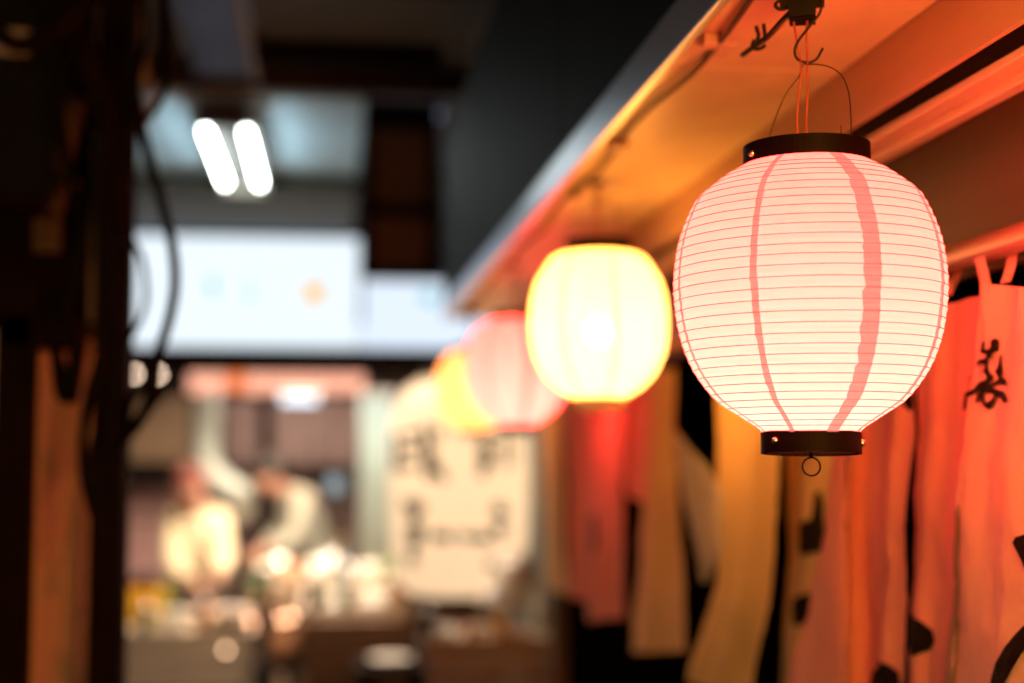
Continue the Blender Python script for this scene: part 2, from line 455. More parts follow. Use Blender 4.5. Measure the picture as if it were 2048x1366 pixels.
seams1 = [(R(-112), .0075, 1), (R(-67), .006, 1), (R(-21.5), .0065, 1), (R(25), .0165, 1), (R(68), .0085, -1), (R(112), .0075, 1), (R(157), .008, 1), (R(202), .007, 1)]
cap_top1 = (.0573, .2607, .2795); cap_bot1 = (.0447, -.0012, .0178)
pink = make_lantern(AX, prof1, ribs1, M['pink_paper'], M['pink_rib'], M['pink_seam'], cap_top1, cap_bot1, 'paper_lantern',
                    'large sharp round pinkish white paper lantern with red ribs and black collars', seams1, tilt=R(-3.2), bulb_z=.105, bulb_e=54, bulb_c=(1, .82, .70))

# yellow, flatter and broader at both ends
AY = 2.2617
PX2 = 2.305 / F
profY_px = [(x, y * .97) for x, y in [(503, 62), (508, 84), (516, 98), (530, 108), (545, 118), (565, 129), (590, 136), (620, 140), (650, 141), (680, 139), (711, 132), (748, 113), (770, 92), (785, 70), (794, 52)]]
profY = sorted(((905 - py) * PX2 - .002, r * PX2) for py, r in profY_px)
profY = sorted(smooth_table(profY, 4))
zA, zB = profY[0][0], profY[-1][0]
ribsY = [(zA + (zB - zA) * (k + .5) / 26, lerp_table(profY, zA + (zB - zA) * (k + .5) / 26)) for k in range(26)]
seamsY = [(R(-112 + 45 * k), .008, 1) for k in range(8)]
yellow = make_lantern((.43, AY), profY, ribsY, M['yellow_paper'], M['yellow_rib'], M['yellow_rib'], (.054, zB - .003, zB + .020), (.041, zA - .018, zA + .003),
                      'paper_lantern', 'glowing yellow paper lantern with flat ends, nearest behind the pink one', seamsY, bulb_z=(zA + zB) / 2 - .012, bulb_e=130, bulb_c=(1, .72, .42), bulb_r=.020)
def place(src, dx, dy, dz, label):
    r = copy_tree(src); r.location = Vector(src.location) + Vector((dx, dy, dz)); r['label'] = label; return r
LP3 = place(pink, 0, 3.2874 - AX[1], .046, 'blurred pinkish lantern half hidden behind the nearest yellow lantern')
LY4 = place(yellow, 0, 4.324 - AY, -.018, 'small blurred yellow lantern, farthest along the eave')
fill_paper = lit_paper('fill_lantern_paper', (1, .44, .035), 34.0, (.50, .50, .38), .06)  # raised strength: the added lantern serves as fill light
dim_seam = emitter('dim_yellow_seam', (1, .24, .06), 2.8)
dim_paper = lit_paper('dim_yellow_lantern_paper', (1, .24, .06), 2.6, (.36, .30, .22), .06)
for ch in LY4.children:
    if ch.name.startswith('bulb'):
        ch.data = ch.data.copy(); ch.data.materials[0] = emitter('dim_bulb', (1, .74, .36), 50)
    if ch.name.startswith('paper_shade'):
        ch.data = ch.data.copy(); ch.data.materials[0] = dim_paper
    if ch.name.startswith('paper_seam'):
        ch.data = ch.data.copy(); ch.data.materials[0] = dim_seam
LY0_fill = place(yellow, .01, .50 - AY, -.02, 'added unseen yellow lantern beside the camera, brightened to light the near eave')  # added out of view to throw yellow light on eave and cloths
for ch in LY0_fill.children:
    if ch.name.startswith('paper_shade'):
        ch.data = ch.data.copy(); ch.data.materials[0] = fill_paper
lantern_spots = [(AX[1], 0, 0), (AY, .049, 1), (AX[1] + (LP3.location.y - pink.location.y), .046, 2), (LY4.location.y, .031, 3), (.50, .029, 4)]

# hooks and connectors: built at the first lantern, copied to the others
def at1(px, py, dd=0.0):                   # a point on the hook of the first lantern, on the lantern's own upright plane
    d = (px - 1617) * PX
    return (AX[0] + RIGHT.x * d - TOCAM.x * dd, AX[1] + RIGHT.y * d - TOCAM.y * dd, 1.284 * math.tan(R(4.4627) + math.atan((683 - py) / F)))
def H(x, y): return (1460 + x / 6.827, y / 6.827)
hook_pts = [(1180, -190), (1240, -120), (1285, -30), (1310, 80), (1300, 170), (1260, 250), (1180, 340), (1100, 430), (1020, 520), (960, 610), (938, 690), (955, 770), (1020, 830), (1100, 850), (1180, 840), (1240, 800), (1290, 720), (1320, 665)]
hook = empty('s_hook', at1(1617, 130), 'dark wire S hook holding up the large pink lantern', 'hook', 'lantern hooks under the eave')
MB().tube([at1(*H(x, y), -.006 if i < 6 else (-.006 + .001 * (i - 5) if i < 11 else 0)) for i, (x, y) in enumerate(hook_pts)], .00125, 8).build('hook_wire', M['dark_metal'], hook, True)
MB().tube([at1(1617, 121), at1(1622, 126), at1(1630, 128), at1(1621, 129), at1(1615, 124)], .0006, 6).build('wire_twist', M['dark_metal'], hook, True)

conn = empty('wire_connector', (AX[0] - .003, AX[1], .395), 'dark plastic wire connector with brass arm above the large pink lantern', 'connector', 'lamp connectors under the eave')
def obox(mb, x0, x1, z0, z1, d0, d1, taper=0):
    """box across the lantern's upright plane: x in px about the axis, z in px, d depth in m"""
    vs = []
    for d in (d0, d1):
        for (x, z) in ((x0 + taper, z1), (x1 - taper, z1), (x1, z0), (x0, z0)): vs.append(at1(x, z, d))
    mb.add(vs, [(0, 1, 2, 3), (4, 7, 6, 5), (0, 4, 5, 1), (1, 5, 6, 2), (2, 6, 7, 3), (3, 7, 4, 0)]); return mb
obox(MB(), 1584, 1643, -26, 37, -.012, .016, 3).build('connector_body', M['block'], conn)
obox(MB(), 1588, 1640, 37.5, 41.5, -.010, .014, 0).build('connector_lip', M['darkwood'], conn)
obox(MB(), 1573, 1654, -52, 4, -.016, .020, -4).build('connector_cap', M['block'], conn)
obox(MB(), 1590, 1632, -62, -53, -.012, .016, 0).build('mounting_plate', M['dark_metal'], conn)
MB().tube([at1(1602, -6, -.018), at1(1615, 8, -.019), at1(1628, 2, -.018), at1(1640, -8, -.017)], .0012, 6).build('screw_bar', M['brass'], conn, True)
ring_pts = [at1(1574 + 14 * math.cos(t), 6 + 9 * math.sin(t), .0) for t in [k * math.pi / 8 for k in range(17)]]
MB().tube(ring_pts, .0017, 6, smooth=1).build('eye_ring', M['dark_metal'], conn, True)
arm = [at1(1590, 22, 0), at1(1572, 32, .01), at1(1552, 43, .025), at1(1530, 48, .045), at1(1508, 49, .065), at1(1484, 52, .085)]
MB().tube(arm, .0026, 8).build('arm', M['dark_metal'], conn, True)
MB().tube([at1(1586, 34, .0), at1(1566, 43, .012), at1(1548, 50, .027), at1(1532, 54, .042)], .0020, 8).build('brass_bar', M['brass'], conn, True)
MB().tube([at1(1513, 42, .05), at1(1508, 52, .052), at1(1514, 60, .052), at1(1526, 61, .050), at1(1536, 56, .048)], .0017, 8).build('wire_loop', M['dark_metal'], conn, True)
MB().tube([at1(1517, 48, .05), at1(1522, 34, .05), at1(1519, 22, .05), at1(1517, 14, .05)], .0021, 8).build('wire_end', M['dark_metal'], conn, True)
MB().tube([at1(1533, 48, .048), at1(1535, 34, .05), at1(1533, 10, .05)], .0020, 8).build('wire_end', M['dark_metal'], conn, True)
names = ['', 'nearest yellow lantern behind the pink one', 'half hidden second pink lantern', 'farthest yellow lantern', 'added yellow lantern beside the camera']
for yy, dz, k in lantern_spots[1:]:
    for src, what in ((hook, 'blurred dark wire S hook above the '), (conn, 'blurred dark plastic wire connector above the ')):
        r = copy_tree(src); r.location = Vector(src.location) + Vector((0, yy - AX[1], min(dz, .045) - (.004 if src is conn else 0))); r['label'] = what + names[k]

# cable clipped along the soffit, with its clips
MBc = MB().tube([(.40 + .006 * math.sin(k * 1.7), -1 + k * .16, .4345 - .0035 * abs(math.sin(k * .9))) for k in range(36)], .0032, 8)
eave_cable = MBc.build('eave_cable', M['brownsteel'], None, True)
tag(eave_cable, 'thin brown cable clipped along the underside of the orange lit eave', 'cable')
for k, y in enumerate((1.4388, 1.95, 2.62, 3.3)):
    MB().box(.386, .414, y - .012, y + .012, .4285, .4405, .002).build('cable_clip', M['trim'], eave_cable)
for y in (1.4585,):
    MB().box(.376, .43, y - .004, y + .05, .4360, .4400, .001).build('tape_strip', M['trim'], eave_cable)

# ------------------------------------------------------------------ noren rod and cloths (hung plane x = 0.66)
rod = MB().tube([(.662, -1.2, .208), (.662, 1.555, .208)], .0145, 20, smooth=1).build('curtain_rod', M['rod'], None, True)
tag(rod, 'thick reddish curtain rod with a brass joint carrying the near cloths', 'rod')
MB().tube([(.662, 1.43, .208), (.662, 1.60, .208)], .0105, 20, smooth=1).build('brass_joint', M['brass'], rod, True)
rod2 = MB().tube([(.662, 1.60, .208), (.662, 4.46, .208)], .0125, 20, smooth=1).build('curtain_rod', M['rod'], None, True)
tag(rod2, 'blurred farther curtain rod running behind the yellow lantern', 'rod')

class Cloth:
    """A hanging cloth: x = height field over (y, z); edges given as (z, y) tables, L = edge with the larger y."""
    def __init__(s, X, L, Rr, ztop, zbot, nf, amp, ph, seed, slack=.0, lean=0.0):
        s.X = X; s.L = sorted((z, y) for y, z in L); s.R = sorted((z, y) for y, z in Rr)
        s.zt = ztop; s.zbt = zbot if isinstance(zbot, tuple) else (zbot, zbot); s.zb = min(s.zbt); s.nf = nf; s.amp = amp; s.ph = ph; s.seed = seed; s.slack = slack; s.lean = lean
    def e(s, z): return lerp_table(s.L, z), lerp_table(s.R, z)
    def x(s, y, z):
        a, b = s.e(z); u = (y - a) / (b - a) if abs(b - a) > 1e-6 else 0
        v = max(0, min(1, (s.zt[0] - z) / (s.zt[0] - s.zb)))
        w = s.amp * (.25 + .75 * v) * math.sin(2 * math.pi * s.nf * (u + .10 * noise.noise(Vector((z * 4, s.seed, 0)))) + s.ph + v * .9)
        w += .35 * s.amp * math.sin(2 * math.pi * s.nf * 2.3 * u + s.seed * 3 + v * 2)
        w += .0065 * noise.noise(Vector((y * 14, z * 7, s.seed))) + .0022 * noise.noise(Vector((y * 45, z * 30, s.seed))) + .0009 * noise.noise(Vector((y * 120, z * 80, s.seed)))
        return s.X + w + s.lean * v
    def top(s, u): return s.zt[0] + (s.zt[1] - s.zt[0]) * u - s.slack * math.sin(math.pi * u)
    def build(s, m, nu=40, nv=60):
        mb = MB()
        for i in range(nu + 1):
            u = i / nu; zt = s.top(u)
            for j in range(nv + 1):
                z = zt + (s.zbt[0] + (s.zbt[1] - s.zbt[0]) * u - zt) * j / nv; a, b = s.e(z); y = a + (b - a) * u
                mb.v.append(Vector((s.x(y, z), y, z)))
        for i in range(nu):
            for j in range(nv):
                k = i * (nv + 1) + j; mb.f.append([k, k + 1, k + nv + 2, k + nv + 1])
        return mb

def poly_on(cloth, loops, name, m, parent, off=.0022):
    """flat print on a cloth: (y, z) outlines filled and laid on the surface"""
    vs = [Vector((y, z, 0)) for lp in loops for y, z in lp]
    tris = tessellate_polygon([[Vector((y, z, 0)) for y, z in lp] for lp in loops])
    bm = bmesh.new()
    bv = [bm.verts.new(v) for v in vs]
    for t in tris:
        try: bm.faces.new([bv[i] for i in t])
        except ValueError: pass
    bmesh.ops.subdivide_edges(bm, edges=bm.edges[:], cuts=5, use_grid_fill=True)
    bmesh.ops.triangulate(bm, faces=bm.faces[:])
    bm.verts.index_update()
    mb = MB(); mb.add([(cloth.x(v.co.x, v.co.y) - off, v.co.x, v.co.y) for v in bm.verts], [[v.index for v in f.verts] for f in bm.faces]); bm.free()
    return mb.build(name, m, parent)

def outline_on(cloth, loop, w, m, parent):
    n = len(loop); mb = MB()
    for i in range(n):
        a = Vector((*loop[i], 0)); b = Vector((*loop[(i + 1) % n], 0)); k = max(1, int((b - a).length / .002))
        t = (b - a).normalized(); nr = Vector((-t.y, t.x, 0)) * w / 2
        for j in range(k):
            p = a.lerp(b, j / k) - t * w * .25; q = a.lerp(b, (j + 1) / k) + t * w * .25
            o = .0027 + .00006 * ((i * 3 + j) % 9)
            mb.quad(*[(cloth.x(v.x, v.y) - o, v.x, v.y) for v in (p - nr, p + nr, q + nr, q - nr)])
    return mb.build('brush_edge', m, parent)

def ribbon_on(cloth, pts, ws, name, m, parent, off=.0025):
    p = spline([Vector((a, b, 0)) for a, b in pts], 4); mb = MB(); rows = []
    for i, q in enumerate(p):
        t = (p[min(i + 1, len(p) - 1)] - p[max(i - 1, 0)]).normalized(); nrm = Vector((-t.y, t.x, 0))
        w = ws[0] + (ws[1] - ws[0]) * i / (len(p) - 1)
        if i in (0, len(p) - 1): w *= .3
        rows.append([q - nrm * w / 2, q + nrm * w / 2])
    for a, b in zip(rows, rows[1:]):
        mb.quad(*[(cloth.x(v.x, v.y) - off, v.x, v.y) for v in (a[0], a[1], b[1], b[0])])
    return mb.build(name, m, parent)

def strap(parent, X, ya, yb, zc, m, w=.022, zr=.208):
    """a loop of cloth over the rod: front and back leg, joined on top of the rod"""
    pts = []
    pts.append((X - .002, ya, zc)); pts.append((X - .010, ya + (yb - ya) * .1, zr - .010)); pts.append((X - .0135, ya + (yb - ya) * .15, zr + .004))
    pts.append((X + .002, ya + (yb - ya) * .3, zr + .0155)); pts.append((X + .017, ya + (yb - ya) * .6, zr + .003)); pts.append((X + .012, ya + (yb - ya) * .9, zr - .02)); pts.append((X + .004, yb, zc))
    p = spline([Vector(q) for q in pts], 5); mb = MB(); n = len(p)
    for a, b in zip(p, p[1:]):
        mb.quad((a.x, a.y - w / 2, a.z), (a.x, a.y + w / 2, a.z), (b.x, b.y + w / 2, b.z), (b.x, b.y - w / 2, b.z))
    return mb.build('hanging_loop', m, parent, True)

G = 'cloth curtains hung along the shop front'
def noren(cloth, m, label, loops=(), nu=40, nv=60):
    o = cloth.build(M[m], nu, nv).build('noren_cloth', M[m], None, True)
    tag(o, label, 'curtain', G)
    for ya, yb, zc in loops: strap(o, .662, ya, yb, zc, M[m])
    return o

# nearest cloth, with the brushed character
c1 = Cloth(.652, [(1.3616,0.1592),(1.3805,0.1046),(1.4056,0.0284),(1.4241,-0.0495),(1.4616,-0.2438),(1.4967,-0.4262)], [(1.06, .2), (1.03, -.6)], (0.1712, .145), -.40, 1.6, .006, .6, 1.0, .008)
n1 = noren(c1, 'cloth_salmon_lit', 'nearest pale cloth at the right edge, brushed with a large black character', [(1.3645, 1.3352, 0.1688), (1.14, 1.12, .15)], 60, 70)
poly_on(c1, [[(1.3645,0.101),(1.36,0.1084),(1.3562,0.1122),(1.3553,0.1099),(1.3595,0.1031),(1.3506,0.1018),(1.3457,0.1037),(1.3429,0.1108),(1.3405,0.1119),(1.337,0.1123),(1.3334,0.1113),(1.3315,0.1093),(1.3338,0.1043),(1.3322,0.1014),(1.3412,0.0997),(1.346,0.0982),(1.3478,0.0958),(1.3543,0.0936),(1.3577,0.0912),(1.3627,0.0893),(1.3675,0.0913),(1.3784,0.0887),(1.3765,0.0918),(1.3674,0.0933),(1.3608,0.0933),(1.355,0.0955),(1.3543,0.099),(1.3604,0.1007)]], 'painted_character', M['ink'], n1, .0024)
poly_on(c1, [[(1.3581,0.0902),(1.3548,0.0911),(1.357,0.0868),(1.3563,0.0823),(1.3532,0.0785),(1.347,0.0758),(1.3481,0.0729),(1.3553,0.0697),(1.3534,0.0663),(1.3461,0.0686),(1.3333,0.0727),(1.3404,0.0805),(1.3355,0.0837),(1.3302,0.0939),(1.3269,0.0962),(1.3293,0.088),(1.3291,0.0808),(1.331,0.0739),(1.3209,0.0709),(1.3158,0.0673),(1.3212,0.0669),(1.3367,0.068),(1.3475,0.0667),(1.3488,0.0637),(1.3402,0.0619),(1.3247,0.0596),(1.3142,0.0556),(1.3087,0.0511),(1.3123,0.0494),(1.3203,0.0504),(1.3235,0.0531),(1.3402,0.0563),(1.3428,0.0516),(1.3503,0.0453),(1.3555,0.0439),(1.3634,0.0472),(1.3693,0.0539),(1.3741,0.055),(1.3805,0.0506),(1.3792,0.0545),(1.3717,0.0601),(1.3703,0.0651),(1.3822,0.0604),(1.3999,0.0577),(1.4009,0.0453),(1.4047,0.0436),(1.4064,0.0486),(1.4035,0.0607),(1.3959,0.0626),(1.3839,0.0644),(1.372,0.07),(1.36,0.0733),(1.3591,0.0773),(1.3631,0.0811),(1.3603,0.0848)], [(1.364,0.0597),(1.3467,0.0582),(1.345,0.0555),(1.3584,0.05),(1.3635,0.0524)]], 'painted_character', M['ink'], n1, .0026)
outline_on(c1, [(1.3645,0.101),(1.36,0.1084),(1.3562,0.1122),(1.3553,0.1099),(1.3595,0.1031),(1.3506,0.1018),(1.3457,0.1037),(1.3429,0.1108),(1.3405,0.1119),(1.337,0.1123),(1.3334,0.1113),(1.3315,0.1093),(1.3338,0.1043),(1.3322,0.1014),(1.3412,0.0997),(1.346,0.0982),(1.3478,0.0958),(1.3543,0.0936),(1.3577,0.0912),(1.3627,0.0893),(1.3675,0.0913),(1.3784,0.0887),(1.3765,0.0918),(1.3674,0.0933),(1.3608,0.0933),(1.355,0.0955),(1.3543,0.099),(1.3604,0.1007)], .0019, M['ink'], n1)
outline_on(c1, [(1.3581,0.0902),(1.3548,0.0911),(1.357,0.0868),(1.3563,0.0823),(1.3532,0.0785),(1.347,0.0758),(1.3481,0.0729),(1.3553,0.0697),(1.3534,0.0663),(1.3461,0.0686),(1.3333,0.0727),(1.3404,0.0805),(1.3355,0.0837),(1.3302,0.0939),(1.3269,0.0962),(1.3293,0.088),(1.3291,0.0808),(1.331,0.0739),(1.3209,0.0709),(1.3158,0.0673),(1.3212,0.0669),(1.3367,0.068),(1.3475,0.0667),(1.3488,0.0637),(1.3402,0.0619),(1.3247,0.0596),(1.3142,0.0556),(1.3087,0.0511),(1.3123,0.0494),(1.3203,0.0504),(1.3235,0.0531),(1.3402,0.0563),(1.3428,0.0516),(1.3503,0.0453),(1.3555,0.0439),(1.3634,0.0472),(1.3693,0.0539),(1.3741,0.055),(1.3805,0.0506),(1.3792,0.0545),(1.3717,0.0601),(1.3703,0.0651),(1.3822,0.0604),(1.3999,0.0577),(1.4009,0.0453),(1.4047,0.0436),(1.4064,0.0486),(1.4035,0.0607),(1.3959,0.0626),(1.3839,0.0644),(1.372,0.07),(1.36,0.0733),(1.3591,0.0773),(1.3631,0.0811),(1.3603,0.0848)], .0019, M['ink'], n1)
for pts, ws in (([(1.3676,0.0896),(1.3708,0.0846),(1.3689,0.0801),(1.371,0.0753)], (.0011, .0008)), ([(1.339,0.0955),(1.344,0.0926),(1.3466,0.088)], (.0016, .0006)), ([(1.3912,0.079),(1.3955,0.0755),(1.3985,0.0711),(1.4009,0.0636)], (.0022, .0008)), ([(1.3627,0.0893),(1.3613,0.0856),(1.3681,0.0808)], (.0014, .0006))):
    ribbon_on(c1, pts, ws, 'brush_stroke', M['ink'], n1)
poly_on(c1, [[(1.2957,-0.0856),(1.2894,-0.08),(1.2696,-0.0752),(1.2539,-0.0991),(1.2738,-0.1145),(1.2828,-0.1012)]], 'painted_character', M['ink'], n1)
poly_on(c1, [[(1.3518,-0.2381),(1.329,-0.2057),(1.3073,-0.1836),(1.2886,-0.1681),(1.2616,-0.1502),(1.2677,-0.1738),(1.2924,-0.2003),(1.3074,-0.2194),(1.3144,-0.2366)]], 'painted_character', M['ink'], n1)
outline_hem = [(c1.e(z)[0] - .006, z) for z in [.14 - .045 * k for k in range(12)]]
ribbon_on(c1, outline_hem, (.011, .011), 'side_hem', M['cloth_salmon_lit'], n1, .0012)
# the see-through seam running down that cloth
ribbon_on(c1, [(1.4143,-0.0543),(1.4253,-0.1014),(1.4402,-0.1545),(1.453,-0.2081),(1.4689,-0.2732)], (.012, .028), 'sheer_seam', M['hem'], n1, .0019)

c2 = Cloth(.668, [(1.5607,0.1755),(1.5601,0.0314),(1.5789,-0.0547),(1.5893,-0.1413),(1.6047,-0.2667),(1.6207,-0.4033)], [(1.3623,0.1543),(1.3917,0.0282),(1.4104,-0.1006),(1.4535,-0.2428),(1.4976,-0.3742)], (.166, .163), -.39, 1.2, .006, 2.0, 2.0, .002)
n2 = noren(c2, 'cloth_red_lit', 'salmon lit cloth just left of the nearest one with a half round black mark', [(1.4525, 1.4701, .17)])
poly_on(c2, [[(1.5917,-0.1861),(1.5718,-0.185),(1.55,-0.1882),(1.5317,-0.1982),(1.527,-0.2085),(1.5382,-0.2199),(1.5632,-0.23),(1.5826,-0.2282),(1.5951,-0.2219)]], 'painted_character', M['ink'], n2)
ribbon_on(c2, [(c2.e(z)[0] - .006, z) for z in [.15 - .045 * k for k in range(12)]], (.011, .011), 'side_hem', M['cloth_red_lit'], n2, .0012)
ribbon_on(c2, [(c2.e(.15)[0] - .006, .150), (c2.e(.15)[1] + .006, .149)], (.010, .010), 'top_hem', M['cloth_red_lit'], n2, .0012)
c3 = Cloth(.664, [(1.7477,0.1953),(1.7541,0.0351),(1.7696,-0.0609),(1.7655,-0.1877),(1.7604,-0.2912),(1.7645,-0.4372)], [(1.5542,0.1747),(1.5563,0.0313),(1.5751,-0.0545),(1.5855,-0.1409),(1.6067,-0.2669),(1.6318,-0.4058)], (.166, .163), -.39, 1.3, .011, 4.0, 3.0, .002)
n3 = noren(c3, 'cloth_red_lit', 'red orange lit folded cloth right under the pink lantern, black round mark at the bottom')
poly_on(c3, [[(1.7303,-0.3011),(1.7189,-0.2749),(1.6951,-0.258),(1.6661,-0.249),(1.6354,-0.2487),(1.6149,-0.2561),(1.6098,-0.2709),(1.6196,-0.2885)]], 'painted_character', M['ink'], n3)
poly_on(c3, [[(1.6279,0.0625),(1.6155,0.068),(1.6101,0.0548),(1.6195,0.048)]], 'painted_character', M['ink'], n3)
poly_on(c3, [[(1.5826,0.0725),(1.568,0.0776),(1.5604,0.06),(1.5725,0.0461),(1.5836,0.0551)]], 'painted_character', M['ink'], n3)
c4 = Cloth(.640, [(1.7414,0.1944),(1.7362,0.0158),(1.778,-0.0611),(1.8131,-0.1274),(1.8721,-0.2116),(1.9615,-0.3225),(2.0892,-0.4771)], [(1.679,0.1878),(1.6947,0.0154),(1.705,-0.1202),(1.7033,-0.2818),(1.7106,-0.4239)], (.166, .163), -.38, .8, .006, .5, 4.0, 0, -.01)
n4 = noren(c4, 'cloth_red_lit', 'narrow cloth blown sideways, widening downward below the big lantern ring')
c5 = Cloth(.690, [(2.119,0.2353),(2.12,0.0038),(2.1127,-0.148),(2.1515,-0.3534),(2.1849,-0.5374)], [(1.8253,0.204),(1.8389,-0.0633),(1.8701,-0.309),(1.878,-0.4648)], (.166, .163), -.39, 1.4, .008, 1.5, 5.0)
n5 = noren(c5, 'cloth_gold_lit', 'shaded brownish cloth with two black brush marks, seen between two brighter cloths')
poly_on(c5, [[(2.0455,-0.1068),(2.0184,-0.1011),(1.9835,-0.0966),(1.9689,-0.0569),(1.9562,-0.0544),(1.9447,-0.0738),(1.9396,-0.1363),(1.9816,-0.1434),(2.0208,-0.1505),(2.0468,-0.1347)]], 'painted_character', M['ink'], n5)
poly_on(c5, [[(2.0743,-0.2304),(2.0507,-0.214),(2.0015,-0.2005),(1.9854,-0.2209),(2.0257,-0.2504),(2.0663,-0.2552)]], 'painted_character', M['ink'], n5)
c6 = Cloth(.655, [(2.3583,0.2604),(2.3666,0.0638),(2.3726,-0.0807),(2.3906,-0.2088),(2.48,-0.3125),(2.62,-0.4267),(2.9287,-0.6721)], [(2.0128,0.2236),(2.0225,0.0183),(2.0313,-0.0695),(2.0488,-0.1434),(2.0975,-0.2585),(2.1571,-0.3537),(2.2444,-0.5194)], (.166, .163), -.40, 1.1, .012, 1.0, 6.0, 0, -.012)
n6 = noren(c6, 'cloth_gold_lit', 'wide cloth tinted as lit yellow, sweeping to the left as it falls')
c7 = Cloth(.655, [(2.6874,0.0433),(2.6315,-0.0517),(2.5597,-0.1414),(2.492,-0.2278)], [(2.6593,0.0428),(2.5358,0.0045),(2.4005,-0.0344),(2.3178,-0.0789),(2.3335,-0.1625),(2.4511,-0.226)], (0.0382, 0.0382), -0.2263, .7, .005, 1.0, 7.0)
n7 = noren(c7, 'cloth_white', 'short pale triangular cloth tip blown up between two gold lit cloths', nu=20, nv=30)
c8 = Cloth(.660, [(2.8952,0.3176),(2.9134,0.0572),(2.9567,-0.0999),(3.0359,-0.2632),(3.1082,-0.4346)], [(2.6783,0.2945),(2.6793,0.0528),(2.6687,-0.0904),(2.6506,-0.2307),(2.6405,-0.3709)], (.166, .163), (-0.4368, -0.3709), .8, .010, 2.4, 8.0)
n8 = noren(c8, 'cloth_gold_lit', 'long orange lit cloth with a straight bottom hem, left of the black doorway gap')
c9 = Cloth(.650, [(3.5867,0.3913),(3.6085,0.0705),(3.6273,-0.1219),(3.6344,-0.4279)], [(3.0842,0.3378),(3.1141,0.0611),(3.1736,-0.107),(3.2151,-0.3796)], (.166, .163), (-0.433, -0.3751), 1.1, .014, 0.4, 9.0)
n9 = noren(c9, 'cloth_red_lit', 'bright red lit folded cloth hanging below the nearest yellow lantern')
c9b = Cloth(.672, [(3.2345,0.354),(3.2448,0.0058)], [(2.9009,0.3184),(2.9586,0.0053)], (.166, .163), (-0.0922, -0.1098), .8, .010, 0.9, 9.5)
n9b = noren(c9b, 'cloth_red_lit', 'short cloth flap tinted dark red beside the long orange lit cloth', nu=20, nv=30)
c10 = Cloth(.664, [(4.0687,0.4427),(4.0388,0.0787),(3.9555,-0.1327),(3.9102,-0.3984)], [(3.5446,0.3869),(3.5802,0.07),(3.5988,-0.121),(3.5906,-0.3665)], (.166, .163), -0.3891, 1.4, .016, 1.4, 10.0)
n10 = noren(c10, 'cloth_red_lit', 'red brown striped looking folded cloth, second from the far end')
poly_on(c9, [[(3.5452,-0.1567),(3.3854,-0.145),(3.3747,-0.2206),(3.4402,-0.2731),(3.5337,-0.2556)]], 'painted_character', M['ink'], n9)
c11 = Cloth(.655, [(4.489,0.4875),(4.4713,0.087),(4.4522,-0.149),(4.3918,-0.4082)], [(4.0506,0.4408),(4.0388,0.0787),(4.0072,-0.1344),(3.9432,-0.381)], (.166, .163), -0.3956, .9, .014, .2, 11.0)
n11 = noren(c11, 'cloth_gold_lit', 'farthest cloth at the end of the shop, yellow above and brown below')

# ------------------------------------------------------------------ left side: dark stall with posts, boards and cables
stall = empty('stall_side', (-.48, 2.7, -1.6), 'dark wooden stall side with worn red panel between black posts', 'stall')
MB().box(-.418, -.358, 2.58, 2.66, -1.6, 1.5, .004).build('post', M['darkwood'], stall)
MB().box(-.566, -.505, 2.50, 2.57, -1.6, .30, .004).build('post', M['darkwood'], stall)
_p = MB().box(0, .205, 0, .018, -1.6, .212, .002)
for _i, _v in enumerate(_p.v): _p.v[_i] = Vector((-.535 + _v.x * .64 - _v.y * .76, 2.585 + _v.x * .76 + _v.y * .64, _v.z))
_p.build('worn_panel', M['patina'], stall)
MB().box(-.410, -.4185, 2.60, 2.655, -1.6, .20).build('edge_strip', M['brownsteel'], stall)
MB().box(-.70, -.566, 2.62, 2.64, -1.6, .22, .002).build('worn_panel', M['patina'], stall)
MB().box(-.72, -.400, 2.69, 2.72, .21, 1.5, .003).build('upper_board', M['darkwood'], stall)
MB().box(-.430, -.418, 2.60, 2.68, .21, 1.5, .002).build('upper_batten', M['mauve'], stall)
MB().box(-1.40, -1.34, 2.72, 5.0, -1.6, 1.5, .003).build('side_wall', M['plaster'], stall)
MB().box(-1.34, -.72, 2.69, 2.72, -1.6, 1.5, .003).build('upper_board', M['darkwood'], stall)
MB().box(-.56, -.43, 2.50, 2.60, .18, .235, .003).build('cross_beam', M['darkwood'], stall)

mbx = empty('meter_box', (-.55, 2.45, .28), 'dark blue grey meter box fixed high on the left stall', 'box')
MB().box(-.60, -.462, 2.40, 2.52, .42, .86, .006).build('box_body', M['darkbox'], mbx)
MB().box(-.575, -.50, 2.392, 2.402, .655, .70, .002).build('window', M['pvc'], mbx)
MB().box(-.60, -.462, 2.38, 2.404, .40, .42, .002).build('lip', M['darkwood'], mbx)
br = empty('pipe_bracket', (-.47, 2.5, .3), 'rusty brown pipe elbow and bracket beside the meter box', 'bracket')
MB().tube([(-.475, 2.46, .40), (-.462, 2.46, .48), (-.452, 2.46, .54), (-.440, 2.47, .60)], .022, 12).build('pipe', M['brownsteel'], br, True)
MB().box(-.50, -.455, 2.45, 2.47, .335, .395, .004).build('plate', M['brownsteel'], br)
MB().ball((-.437, 2.44, .452), .014, 8).build('bolt', M['brass'], br, True)

